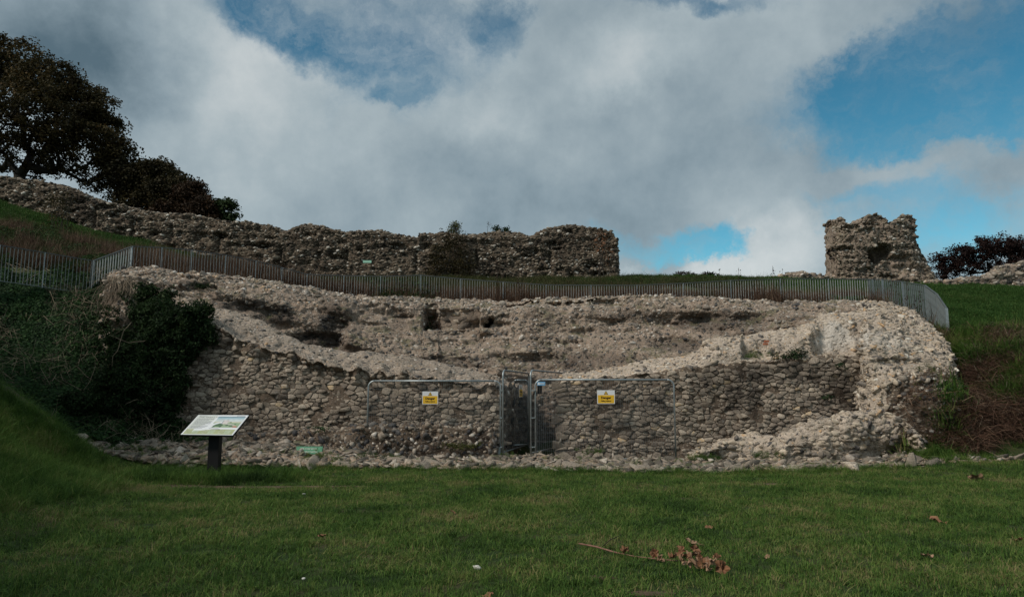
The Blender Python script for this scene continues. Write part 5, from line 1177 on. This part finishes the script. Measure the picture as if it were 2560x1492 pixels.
Pst = Pb[::16]; scatter('bramble_stems', 'long arching pale brown bramble stems on the right bank', 'dead stems', Pst + np.array([0, 0, .15]), stickc, scale=(.4, .8), seed=75)
P5 = Pb[::9]; scatter('bank_leaves', 'scattered yellow green leaves among the right bank brambles', 'leaves', P5 + np.array([0, 0, .12]), yelc, scale=(.5, 1.0), seed=28)
# fresh green tuft beside the mound
c = at(2320, 1085, 17.1); Pq = np.array([on(c[0] + random.gauss(0, .22), c[1] + random.gauss(0, .25)) for _ in range(150)]); scatter('grass_tussock', 'fresh green grass tussock between rubble mound and brown brambles', 'grass', Pq + np.array([0, 0, .05]), longg, scale=(1.0, 1.9), seed=29)

# behind the railing and up to the skyline
P = sample_ground(120000, -22, 26, 22.5, 37, lambda x, y: np.ones_like(x), 30); P = P[inview(P)]; a, b, z = proj(P); nn = fbm(P * np.array([.35, .6, .35]), 4)
lefthill = (a < 620) & (b < 720)
brown = (a > 560) & (a < 2230) & (P[:, 1] < 31.2) & (P[:, 1] > 24.2) & ~((a > 1950) & (nn > -.12)) & ~((a > 1600) & (P[:, 1] > 28.5))
near = np.clip((29.5 - P[:, 1]) / 3.5, .25, 1)
mb = brown & (nn > -.4) & (rng.random(len(P)) < .8) & ~((P[:, 1] > 28) & (nn > .05))
scatter('dry_bank', 'dead brown growth on the bank behind the long railing', 'dead plants', P[mb], dryg, sc=near[mb] * rng.uniform(.6, 1.5, int(mb.sum())), tamt=.2, seed=31)
scatter('hill_grass', 'rough olive and straw grass on the hill below the curtain wall', 'grass', P[(lefthill & (P[:, 1] < 32)) | (brown & ((nn < -.3) | (P[:, 1] > 28.5))) | ((a > 500) & (a < 1900) & (P[:, 1] > 31.0))], upg, scale=(.45, .95), tamt=.25, seed=32)
n5 = fbm(P * .9 + 7, 3); mi = lefthill & (P[:, 1] < 31) & (n5 > .02); scatter('hill_ivy', 'dark ivy patches on the hill behind the left railing', 'ivy', P[mi], ivyc, scale=(.8, 1.7), tamt=.5, seed=39)
md = lefthill & (P[:, 1] < 29) & (n5 < -.12) | ((a > 330) & (a < 800) & (P[:, 1] < 27)); scatter('hill_dead_stems', 'straw coloured dead stems on the hill behind the left railing', 'dead plants', P[md], dryg, scale=(.5, 1.2), seed=40)
mk = (np.abs(a - 1010) < 70) & (P[:, 1] < 28); scatter('bank_ivy', 'dark green ivy clump tangled in the long railing near its middle', 'ivy', P[mk] + np.array([0, 0, .15]), ivyc, scale=(1.0, 2.2), tamt=.6, seed=45)
gr = (a > 1900) & ~brown
P6 = sample_ground(26000, 11, 26, 19.5, 37.5, lambda x, y: np.ones_like(x), 33); a6, b6, _ = proj(P6); P6 = P6[inview(P6) & (a6 > 2360) & (b6 < 875 + 70 * fbm(P6 * .9, 3))]
scatter('slope_grass', 'bright smooth green turf slope right of the railing', 'grass', np.concatenate([P[gr], P6]), brightg, scale=(.7, 1.25), tamt=.2, seed=34)
P7 = sample_ground(15000, 3, 32, 33, 41, lambda x, y: np.ones_like(x), 35); P7 = P7[inview(P7)]; scatter('skyline_grass', 'thin bright grass along the hilltop skyline', 'grass', P7, brightg, scale=(1.0, 1.7), tamt=.25, seed=36)
P8 = sample_ground(14000, -26, 6, 31, 36, lambda x, y: np.ones_like(x), 37); a8, b8, _ = proj(P8); P8 = P8[inview(P8) & (a8 < 1000)]; scatter('wall_foot_grass', 'bright grass strip at the foot of the curtain wall, far left', 'grass', P8, brightg, scale=(.9, 1.6), seed=38)

# the dark evergreen bush hanging over the left end of the front wall
def bushpts(blobs, n, seed):
    r = np.random.default_rng(seed); out = []
    tot = sum(b[3] * b[4] for b in blobs)
    for (px, py, Y, rx, ry) in blobs:
        k = int(n * rx * ry / tot); c = at(px, py, Y); d = r.normal(size=(k, 3)); d /= np.linalg.norm(d, axis=1)[:, None]; q = d * (r.random(k) ** .25)[:, None]
        s_ = Y / F; out.append(np.stack([c[0] + q[:, 0] * rx * s_, c[1] + q[:, 1] * (rx + ry) * .4 * s_, c[2] + q[:, 2] * ry * s_], 1) + fbm(q * 3, 2)[:, None] * .1)
    return np.concatenate(out)
Pw, Nw, UVw = BW.scatter(9000, .12, lambda P, N, UV: (UV[:, 0] < 4.4) & (UV[:, 1] < 4.0), 71)
aw, bw, _ = proj(Pw); mw = (aw < 420) & (bw > 735 + 25 * np.sin(aw * .05)) & (fbm(Pw * 1.2, 3) > -.3); scatter('wall_ivy', 'dark ivy draped over the left end of the tower wall below the dead vines', 'ivy', Pw[mw] + Nw[mw] * .05 * np.sign(-Nw[mw][:, 1:2]), bushc, scale=(.5, 1.1), tamt=.9, seed=72)
root = empty('ivy_bush', at(430, 1000, 18.9)); tag(root, 'dense near-black evergreen bush spilling over the left end of the front wall', 'bush')
Pq = bushpts([(372, 738, 19.5, 30, 26), (400, 800, 19.2, 55, 50), (450, 820, 18.8, 66, 62), (400, 880, 18.8, 65, 60), (360, 960, 18.7, 70, 60), (400, 1000, 18.5, 50, 60), (330, 910, 19.0, 55, 55), (485, 800, 18.8, 38, 42), (435, 905, 18.6, 35, 45), (330, 1025, 18.5, 60, 30), (220, 1015, 18.5, 80, 30), (512, 775, 18.8, 20, 12), (518, 845, 18.7, 16, 20), (470, 870, 18.65, 26, 24), (350, 780, 19.6, 26, 18), (455, 950, 18.55, 14, 24), (300, 850, 19.6, 34, 26), (425, 745, 19.3, 18, 14), (280, 960, 18.8, 40, 30)], 2100, 41)
o = scatter('foliage', None, None, Pq - np.array(root.location), bushc, scale=(.6, 1.2), tamt=.9, seed=42, parent=root)
m = MB(); r_ = random.Random(5)
for q in range(14):
    c = at(r_.uniform(290, 480), r_.uniform(700, 800), 19.6) if q % 2 else at(r_.uniform(240, 520), r_.uniform(760, 1020), 18.5)
    pts = [c]; d = np.array([r_.gauss(0, .12), r_.gauss(-.05, .05), r_.gauss(-.1, .12)])
    for k in range(6): d = d * .8 + np.array([r_.gauss(0, .07), r_.gauss(0, .04), r_.gauss(-.03, .06)]); pts.append(pts[-1] + d)
    m.tube(pts, np.linspace(.010, .004, 7), 4)
o = m.build('stem', M['drystick'], root, loc=np.array(root.location)); o.location = (0, 0, 0)
# dead vine beard under the left crest
root = empty('vine_beard', at(320, 790, 20.0)); tag(root, 'bleached dead vine roots hanging from the left end of the tower crest', 'dead vine'); m = MB()
for q in range(150):
    s_ = at(r_.uniform(268, 350), r_.uniform(690, 712), 20.6 - r_.random() * .2); pts = [s_]; d = np.array([r_.gauss(0, .05), -.06, -.02]); L = r_.uniform(.5, 1.0)
    for k in range(7): d = d * .75 + np.array([r_.gauss(0, .05), r_.gauss(-.005, .02), -.06]); pts.append(pts[-1] + d * L)
    m.tube(pts, np.linspace(.008, .003, 8), 3, False)
for q in range(70):
    s_ = at(r_.uniform(440, 520), r_.uniform(745, 800), 20.3); pts = [s_]; d = np.array([r_.gauss(.03, .08), r_.gauss(-.03, .04), r_.gauss(0, .05)])
    for k in range(6): d = d * .8 + np.array([r_.gauss(0, .05), r_.gauss(-.01, .02), r_.gauss(-.02, .03)]); pts.append(pts[-1] + d)
    m.tube(pts, np.linspace(.008, .003, 7), 3, False)
o = m.build('vine_roots', M['drystick'], root, loc=np.array(root.location)); o.location = (0, 0, 0); o['kind'] = 'stuff'

# climbers and saplings on the curtain wall, tall weed stalks
def climber(blobs, n, label, coll, seed, name='climber', base=None):
    root = empty(name, base if base is not None else at(blobs[0][0], 700, 35.6)); tag(root, label, 'shrub')
    Pq = bushpts(blobs, n, seed); scatter('foliage', None, None, Pq - np.array(root.location), coll, scale=(.7, 1.4), tamt=.9, seed=seed, parent=root)
    m = MB(); rq = random.Random(seed); L0 = np.array(root.location)
    for b_ in blobs:
        for q in range(3):
            e = at(b_[0] + rq.uniform(-.5, .5) * b_[3], b_[1] + rq.uniform(-.3, .3) * b_[4], b_[2]); s_ = np.array([L0[0] + rq.uniform(-.3, .3), L0[1], L0[2]]); mid_ = (s_ + e) / 2 + np.array([rq.gauss(0, .1), -.05, 0]); m.tube([s_ - L0, mid_ - L0, e - L0], [.025, .016, .006], 4)
    m.build('stem', M['bark'], root); return root
dcl = srcs('sparse_brown', [leafclump('sparse_brown_clump', 10, .25, .25, .075, 210 + k, M['treeleaf']) for k in range(3)]); rcl = srcs('rust_leaves', [leafclump('rust_clump', 12, .22, .22, .08, 214 + k, M['deadleaf']) for k in range(2)])
climber([(1120, 640, 35.75, 45, 50), (1090, 670, 35.7, 35, 30), (1160, 660, 35.7, 30, 40), (1140, 600, 35.75, 30, 25)], 420, 'sparse brown climber growing up the curtain wall beneath the sapling', dcl, 51)
climber([(1505, 610, 35.8, 22, 30), (1520, 640, 35.8, 14, 22)], 26, 'rust coloured climber near the square end of the curtain wall', rcl, 52)
climber([(1135, 571, 36.6, 14, 12), (1143, 563, 36.6, 7, 6), (1131, 585, 36.6, 12, 8)], 64, 'yellow green sapling sprouting from the curtain wall top', yelc, 53, 'sapling', at(1137, 595, 36.6))
climber([(1242, 576, 36.6, 10, 4), (1262, 575, 36.6, 9, 4)], 14, 'two small dark sprigs on the curtain wall top', bushc, 54, 'sapling', at(1252, 586, 36.6))
climber([(140, 520, 32.5, 30, 40), (150, 560, 32.0, 34, 30), (175, 500, 32.5, 16, 20)], 90, 'thin brown shrub standing before the far left of the curtain wall', dcl, 55, 'shrub', at(150, 600, 32.0))
root_s = []
for q, (px, yb, yt, Y) in enumerate([(1851, 760, 668, 25.6), (1931, 760, 664, 25.6), (1953, 755, 672, 25.6), (1245, 770, 640, 25.5), (1306, 770, 660, 25.5), (1295, 775, 690, 25.6), (1500, 770, 600, 30.5), (1218, 590, 553, 36.6), (1107, 590, 570, 36.6), (2240, 780, 690, 24.0), (2265, 800, 705, 23.4), (2300, 815, 722, 22.9), (1796, 765, 672, 25.7), (2230, 775, 700, 24.3), (2285, 812, 735, 23.1)]):
    b_ = at(px, yb, Y); t_ = at(px + random.uniform(-5, 5), yt, Y); root = empty('weed_stalk', b_); m = MB(); mid_ = (b_ + t_) / 2 + np.array([random.gauss(0, .04), 0, 0]); k_ = np.linspace(0, 1, 6)[:, None]; pts = (b_ * (1 - k_)**2 + mid_ * 2 * k_ * (1 - k_) + t_ * k_**2); m.tube(pts - b_, np.linspace(.011, .004, 6), 4); m.build('stem', M['dry'], root)
    m = MB()
    for w in range(16):
        f = random.uniform(.45, 1.0) if q < 15 else 1; p = b_ * (1 - f) + t_ * f - b_ + np.array([random.gauss(0, .05), random.gauss(0, .05), 0]); s_ = random.uniform(.015, .032); M3 = np.array(Euler((random.random() * 3, random.random() * 3, 0)).to_matrix()); m.box(p, (s_ * 1.6, s_, s_ * .3), M3)
    m.build('seed_head', M['dry'], root); root['category'] = 'weed'; root['group'] = 'dry weed stalks around the railings'
    root['label'] = ['dead stalk against the sky left of the pair, rear railing', 'dead stalk with seed heads against the sky, middle of three', 'dead stalk against the sky nearest the tower stump', 'tall bare stalk before the curtain wall, left of the centre posts', 'tall stalk crossing the railing before the curtain wall', 'short stalk by the tall one before the curtain wall', 'tall thin stalk before the right end of the curtain wall', 'thin stalk standing on the curtain wall top', 'tiny stalk on the curtain wall top beside the sapling',
        'red dock stalk at the far end of the end-on railing', 'dock stalk at the middle of the end-on railing', 'dock stalk at the near end of the end-on railing', 'thin stalk at the skyline near the low far bushes', 'dock stalk behind the first bend of the right railing', 'short dock stalk low against the end-on railing'][q]
P = np.array([at(random.uniform(2180, 2360), 0, 1) for _ in range(1)]); Pd = []
for q in range(520):
    f = random.random(); a_, b_ = (at(2185, 770, 25.0), at(2366, 862, 21.3)); p = a_ * (1 - f) + b_ * f; Pd.append([p[0] + random.gauss(-.2, .14), p[1] + random.gauss(0, .15), float(hgt(p[0] - .1, p[1])[0]) - .02])
scatter('red_weeds', 'rust red dead weeds along the foot of the end-on railing', 'dead plants', np.array(Pd), dryg, scale=(.7, 1.6), seed=61)
# crevice plants
for (px, py, Y, n_, cl, lab) in ((1885, 892, 19.1, 26, longg, 'grass tuft in the hollow above the right front wall'), (1960, 893, 18.95, 14, bushc, 'dark green plant in the niche above the right front wall, left one'), (1985, 886, 18.95, 9, bushc, 'dark green sprig beside the niche plant above the right front wall'), (2100, 915, 18.85, 6, ivyc, 'tiny green weed high in the right front wall'), (2070, 995, 18.85, 5, ivyc, 'tiny green weed halfway down the right front wall'),
        (1150, 1118, 18.0, 40, yelc, 'pale weeds growing before the plinth at the left fence panel'), (790, 1072, 18.2, 10, ivyc, 'small green weed on the plinth above the green plaque'), (2245, 945, 18.2, 0, ivyc, ''), (2310, 925, 17.8, 14, yelc, 'pale broad leaved mullein at the edge of the pale corner mass'), (1270, 1140, 18.2, 12, longg, 'grass tuft at the foot of the left pair of fence posts'), (1480, 1128, 18.3, 18, longg, 'thin grass under the right fence panel'), (500, 718, 22.0, 16, bushc, 'dark plants in the hollow under the left crest')):
    if not n_: continue
    c = at(px, py, Y); Pq = np.array([c + np.array([random.gauss(0, .10 + n_ * .004), random.gauss(-.03, .04), random.gauss(0, .04)]) for _ in range(n_)]); scatter('wall_plant', lab, 'plant', Pq, cl, scale=(.35, .75), seed=62)
for (lo_, hi_, yy_, Y_, nn_) in ((1720, 1800, 1146, 17.0, 50), (1880, 1960, 1140, 16.9, 30), (600, 860, 1140, 16.6, 60), (250, 420, 1130, 16.7, 130), (880, 1010, 1142, 16.7, 40), (2300, 2340, 1132, 16.8, 30)):
    Pq = np.array([at(random.uniform(lo_, hi_), yy_ + random.gauss(0, 5), Y_) for _ in range(nn_)]); scatter('footing_grass', {1720: 'grass growing at the left foot of the rubble mound', 1880: 'grass tuft among stones in front of the mound', 600: 'sparse grass between footing stones near the green plaque', 250: 'mossy grass patch on the left end of the footing', 880: 'low grass at the foot of the left fence panel', 2300: 'grass right of the rubble mound on the footing'}[lo_], 'grass', Pq, longg, scale=(.3, .7), seed=63)

# ------------------------------------------------------------------ trees
def tree(name, label, cat, base, blobs, nclus, nleaf, lsize, mat, seed, crad=.55, trunk=.35, group=None, thin=None, barkmat='bark', depth=.8, limbs=True, shell=.35):
    r = np.random.default_rng(seed); B = np.array(base, float); root = empty(name, B); tag(root, label, cat, group)
    tot = sum(b_[3] * b_[4] * b_[5] for b_ in blobs); C_ = []
    for (px, py, Y, rx, ry, dn) in blobs:
        k = max(1, int(nclus * rx * ry * dn / tot)); c = at(px, py, Y); d = r.normal(size=(k, 3)); d /= np.linalg.norm(d, axis=1)[:, None]; q = d * (r.random(k) ** shell)[:, None]; s_ = Y / F
        C_.append(np.stack([c[0] + q[:, 0] * rx * s_, c[1] + q[:, 1] * rx * s_ * depth, c[2] + q[:, 2] * ry * s_], 1))
    C_ = np.concatenate(C_); C_ = C_[r.permutation(len(C_))]
    if thin is not None: C_ = C_[thin(C_, r)]
    # leaves
    n = len(C_) * nleaf; d = r.normal(size=(n, 3)); d /= np.linalg.norm(d, axis=1)[:, None]; cr_ = crad * r.uniform(.5, 1.25, len(C_)); P_ = np.repeat(C_, nleaf, 0) + d * (np.repeat(cr_, nleaf) * r.random(n) ** .45)[:, None] * np.array([1, 1, .75])
    nr = d * .3 + np.array([0, 0, .6]) + r.normal(size=(n, 3)) * .6; nr /= np.linalg.norm(nr, axis=1)[:, None]; ax = np.cross(nr, r.normal(size=(n, 3))); ax /= np.linalg.norm(ax, axis=1)[:, None]; ay = np.cross(nr, ax); L = (lsize * r.uniform(.6, 1.3, n))[:, None]
    V = np.stack([P_ - ax * L * .5, P_ + ay * L * .36, P_ + ax * L * .5, P_ - ay * L * .36], 1).reshape(-1, 3) - B
    tn = np.repeat(np.clip(np.repeat(r.normal(.48, .10, len(C_)), nleaf) + r.normal(0, .13, n), 0, 1), 4)
    i = np.arange(n)[:, None] * 4; Fq = np.concatenate([i, i + 1, i + 2, i + 3], 1)
    o = obj('crown', mesh('crown', V, Fq, M[mat], False, tn), root)
    if limbs:
        # branch graph: join each cluster to the nearest node that lies closer to the trunk
        key = np.linalg.norm(C_ - B, axis=1); od = np.argsort(key); sub = C_[od][::1]
        nodes = [B, B + np.array([0, 0, trunk * 1.5])]; par = [-1, 0]
        for c in sub:
            Nn = np.array(nodes); dd = np.linalg.norm(Nn - c, axis=1); up_ = np.linalg.norm(Nn - B, axis=1)
            j = int(np.argmin(dd + .35 * up_)) if len(nodes) > 2 else 1
            L_ = np.linalg.norm(c - Nn[j]); st_ = max(1, int(L_ / 1.2)); prev = j
            for k in range(1, st_ + 1):
                f = k / st_; p = Nn[j] * (1 - f) + c * f + r.normal(size=3) * .10 * (k < st_) - np.array([0, 0, .22 * math.sin(f * math.pi) * min(1, L_ / 3)]); nodes.append(p); par.append(prev); prev = len(nodes) - 1
        nodes = np.array(nodes); w = np.zeros(len(nodes)); ch = [[] for _ in nodes]
        for k in range(len(nodes) - 1, 0, -1):
            if not ch[k]: w[k] = 1
            w[par[k]] += w[k]; ch[par[k]].append(k)
        rad = trunk * (w / w.max()) ** .46; rad = np.maximum(rad, .012)
        m = MB(); tr = MB()
        for k in range(1, len(nodes)):
            r0 = rad[par[k]] if rad[par[k]] < rad[k] * 1.7 else rad[k] * 1.2
            (tr if par[k] <= 0 else m).tube([nodes[par[k]] - B, nodes[k] - B], [r0, rad[k]], 5 if rad[k] > .05 else 3, False)
        tr.build('trunk', M[barkmat], root, True); m.build('branch', M[barkmat], root, True)
    return root
TY = 44.0
def thinA(C_, r):
    px, py, z = proj(C_); u = np.clip((py - 330) / 130, 0, 1) * np.clip((330 - px) / 120, 0, 1); return r.random(len(C_)) > u * .5
tree('broadleaf_tree', 'tallest dark brown tree at the left edge, spreading limbs behind the wall', 'tree', at(40, 540, TY), [(-280, 190, TY, 150, 130, .45), (-110, 160, TY + 1, 130, 100, .7), (20, 165, TY, 110, 72, 1.2), (120, 205, TY - 1, 90, 62, 1.2), (200, 260, TY, 80, 62, 1.2), (250, 300, TY, 62, 66, 1.3), (60, 285, TY - 2, 170, 80, 1), (210, 370, TY - 1, 115, 62, 1.2), (295, 400, TY, 62, 50, 1.3), (60, 390, TY, 140, 50, .6), (-170, 330, TY, 160, 90, .5), (265, 450, TY, 70, 32, .9), (150, 440, TY, 100, 22, .35)],
     1150, 80, .17, 'treeleaf', 301, .66, .34, 'dark trees behind the curtain wall', thinA)
tree('broadleaf_tree', 'lower rounded dark tree right of the tallest one, behind the wall', 'tree', at(330, 560, 43), [(330, 450, 43, 55, 50, 1), (390, 450, 43, 66, 52, 1), (430, 480, 42, 60, 50, 1), (350, 500, 43, 70, 34, .7)], 420, 80, .16, 'treeleaf', 302, .55, .28, 'dark trees behind the curtain wall')
tree('broadleaf_tree', 'copper tinged bushy tree sloping down to the wall top', 'tree', at(470, 590, 41), [(480, 495, 41, 45, 40, 1), (510, 525, 40, 44, 32, 1), (440, 530, 41, 60, 26, .8), (545, 545, 40, 22, 16, .7)], 300, 80, .15, 'treeleaf_red', 303, .45, .22, 'dark trees behind the curtain wall')
tree('sapling_tree', 'small green leafy tree peeping over the wall, rightmost of the group', 'tree', at(560, 600, 40), [(560, 512, 40, 26, 16, 1), (585, 515, 40, 8, 8, .6), (590, 535, 40, 8, 9, .6), (570, 540, 40, 18, 12, .7)], 70, 40, .14, 'treeleaf_grn', 304, .34, .09, 'dark trees behind the curtain wall')
# unseen trees added left of the frame to shade the bank and left lawn
def blob_world(x, y, z, rx, rz, d): return (x, y, z, rx, rz, d)
for (tx_, ty_, k_, lab_) in ((-15.5, 4.0, 310, 'added shade tree left of the lawn, the nearer of two out of view'), (-18.0, 11.5, 311, 'added shade tree left of the lawn, the farther of two out of view'), (-11.8, -0.5, 312, 'added shade tree beside the camera, out of view on the left')):
    zz = float(hgt(tx_, ty_)[0]); r9 = np.random.default_rng(k_); root = empty('broadleaf_tree', (tx_, ty_, zz)); tag(root, lab_, 'tree')  # added unseen shade trees, named like the real ones
    n_ = 9000; c_ = r9.normal(size=(150, 3)); c_ /= np.linalg.norm(c_, axis=1)[:, None]; c_ = c_ * np.array([3.0, 3.6, 2.4]) * (r9.random(150) ** .35)[:, None] + np.array([0, 0, 6.2])
    P_ = c_[r9.integers(0, 150, n_)] + r9.normal(size=(n_, 3)) * .42; ax = r9.normal(size=(n_, 3)); ax /= np.linalg.norm(ax, axis=1)[:, None]; ay = np.cross(ax, r9.normal(size=(n_, 3))); ay /= np.linalg.norm(ay, axis=1)[:, None]
    V = np.stack([P_ - ax * .13, P_ + ay * .09, P_ + ax * .13, P_ - ay * .09], 1).reshape(-1, 3); obj('crown', mesh('crown', V, np.arange(n_ * 4).reshape(-1, 4), M['treeleaf'], False, np.repeat(r9.random(n_), 4)), root)
    m = MB(); m.tube([(0, 0, -.3), (.1, 0, 2.5), (0, .1, 5.0)], [.32, .24, .14], 8); m.build('trunk', M['bark'], root, True); m = MB()
    for q in range(9): e = c_[q * 7]; m.tube([(0, 0, 2.6 + q * .2), e * .5 + np.array([0, 0, 1.6]), e], [.12, .07, .02], 5)
    m.build('branch', M['bark'], root, True)
# dark bushes on the right skyline
tree('hedge_bush', 'dark reddish windswept bushes behind the low wall at the right edge', 'bush', at(2480, 730, 44), [(2345, 655, 44, 26, 20, .7), (2400, 645, 44, 48, 30, 1), (2450, 630, 44, 40, 34, 1), (2500, 615, 44, 52, 30, 1), (2560, 620, 44, 56, 32, 1), (2640, 620, 44, 60, 40, 1), (2390, 680, 44, 60, 24, .8), (2540, 665, 44, 90, 26, .9)], 520, 70, .11, 'hedge', 305, .36, .12)
for px, w_, k_ in ((1712, 34, 306), (1772, 26, 307)):
    tree('hedge_bush', 'small bare twiggy bush on the skyline, %s of the pair' % ('left' if px < 1740 else 'right'), 'bush', at(px, 704, 42), [(px, 689, 42, w_, 8, 1)], 60, 30, .07, 'hedge', k_, .17, .04, 'low bushes on the skyline')

# ------------------------------------------------------------------ things lying on the lawn
def leaf_mesh(name, size, seed, mat, crumple=.25):
    r = np.random.default_rng(seed); n = 25; ang = np.linspace(0, 2 * math.pi, n, endpoint=False); rad = size * .5 * (.72 + .28 * np.abs(np.cos(ang * 2.5)) + .12 * np.abs(np.sin(ang * 7)))
    V = [np.zeros(3)] + [np.array([rad[i] * .5 * math.cos(a), rad[i] * .5 * math.sin(a), 0]) for i, a in enumerate(ang)] + [np.array([rad[i] * math.cos(a), rad[i] * math.sin(a), 0]) for i, a in enumerate(ang)]
    V = np.array(V); V[:, 2] += size * crumple * fbm(V / size * 3 + seed, 3) + crumple * 1.0 * (np.linalg.norm(V[:, :2], axis=1) ** 2) / size * r.uniform(.3, 1.4)
    V2 = V - np.array([0, 0, .0025]); k = len(V); Fq = [(1 + i, 1 + n + i, 1 + n + (i + 1) % n, 1 + (i + 1) % n) for i in range(n)]; Ft = [(0, 1 + i, 1 + (i + 1) % n) for i in range(n)]
    m = MB(); m.add(np.concatenate([V, V2]), Ft + Fq + [tuple(k + q for q in reversed(f)) for f in Ft + Fq]); o = m.build(name, M[mat], None); return o
for (px, py, s_, mt, lab) in ((1736, 1354, .19, 'deadleaf_pale', 'pale curled dead leaf just above the leafy twig'), (1773, 1315, .10, 'deadleaf', 'small ring-curled brown leaf above the pale one'), (2441, 1195, .26, 'deadleaf_pale', 'brown leaf near the footing at the far right of the lawn'), (2348, 1300, .20, 'deadleaf', 'brown leaf in the grass at right, halfway up the lawn'), (2317, 1388, .11, 'deadleaf_pale', 'upright curled leaf at lower right of the lawn'), (1918, 1390, .05, 'deadleaf_pale', 'small round leaf right of the leafy twig'),
        (805, 1337, .09, 'deadleaf', 'dark red brown leaf at the middle left of the lawn'), (1220, 1487, .09, 'deadleaf', 'brown leaf at the bottom edge of the lawn'), (1133, 1280, .08, 'deadleaf', 'faint brown curl in the middle of the lawn'), (2075, 1187, .05, 'deadleaf_pale', 'tiny pale leaf near the pale boulder'), (2545, 1350, .1, 'deadleaf', 'brown leaf at the right picture edge')):
    c = gnd(px, py, .035); o = leaf_mesh('fallen_leaf', s_, int(px), mt, .4); o.location = on(c[0], c[1]) + np.array([0, 0, .035]); o.rotation_euler = (random.gauss(0, .35), random.gauss(0, .3), random.random() * 6); tag(o, lab, 'leaf', group='dead leaves scattered on the lawn')
def pebble(px, py, s_, mt, lab, name='pebble', cat='stone', z=.02, flat=.6):
    V, Fc = NOD2[int(px) % 10]; c = gnd(px, py, z); o = obj(name, mesh(name, V * np.array([s_, s_ * .8, s_ * flat]) * .5, Fc, M[mt], True)); o.location = on(c[0], c[1]) + np.array([0, 0, z]); o.rotation_euler = (random.gauss(0, .2), .1, random.random() * 3); tag(o, lab, cat)
pebble(1192, 1415, .085, 'whitestone', 'white flint pebble in the grass at bottom centre', z=.03); pebble(760, 1443, .05, 'whitestone', 'small white chip in the lower left lawn', z=.03); pebble(760, 1232, .06, 'whitestone', 'tiny white chip near the worn soil edge', z=.03)
pebble(2127, 1163, .50, 'paleboulder', 'rounded pale boulder at the edge of lawn and footing, right side', 'boulder', z=.09, flat=.55); pebble(1350 * 0 + 757, 1156, .28, 'paleboulder', 'pale stone block standing at the footing edge below the green plaque', 'boulder', z=.08, flat=.9); pebble(690, 1160, .3, 'whitestone', 'whitish stone at the footing edge right of the board', 'boulder', z=.04, flat=.5)
# leafy twig
c0 = gnd(1448, 1358, .045); c1 = gnd(1535, 1379, .03); c2 = gnd(1640, 1396, .022); c3 = gnd(1815, 1412, .045)
root = empty('fallen_branch', c2); tag(root, 'fallen twig with crumpled brown leaves lying on the lawn', 'branch'); m = MB(); k_ = [c0, (c0 + c1) / 2 + np.array([0, 0, .01]), c1, (c1 + c2) / 2 - np.array([0, 0, .01]), c2, (c2 + c3) / 2, c3]
m.tube([p - c2 for p in k_], [.009, .009, .008, .006, .005, .004, .003], 7); m.build('stem', M['twig'], root, True)
m = MB(); s0 = c1 * .6 + c0 * .4; e0 = gnd(1555, 1335, .16); m.tube([s0 - c2, (s0 + e0) / 2 - c2 + np.array([0, 0, .02]), e0 - c2], [.005, .004, .002], 5); m.build('side_shoot', M['bark'], root, True)
for q, (px, py, s_, mt) in enumerate(((1562, 1376, .12, 'deadleaf'), (1637, 1388, .12, 'deadleaf'), (1650, 1397, .13, 'deadleaf_pale'), (1682, 1396, .11, 'deadleaf'), (1704, 1380, .14, 'deadleaf'), (1702, 1405, .13, 'deadleaf_pale'), (1734, 1386, .16, 'deadleaf_pale'), (1738, 1376, .13, 'deadleaf'), (1735, 1410, .15, 'deadleaf_pale'), (1760, 1416, .15, 'deadleaf'), (1778, 1408, .13, 'deadleaf_pale'), (1792, 1393, .11, 'deadleaf'), (1800, 1418, .17, 'deadleaf'), (1718, 1398, .12, 'deadleaf'), (1750, 1398, .13, 'deadleaf'), (1765, 1424, .12, 'deadleaf_pale'))):
    c = gnd(px, py, .06); o = leaf_mesh('leaf', s_ * .74, 400 + q, mt, .8); o.parent = root; o.location = c - c2 + np.array([0, random.gauss(0, .01), random.uniform(0, .03)]); o.rotation_euler = (random.uniform(.3, 1.4), random.gauss(0, .6), random.random() * 6)
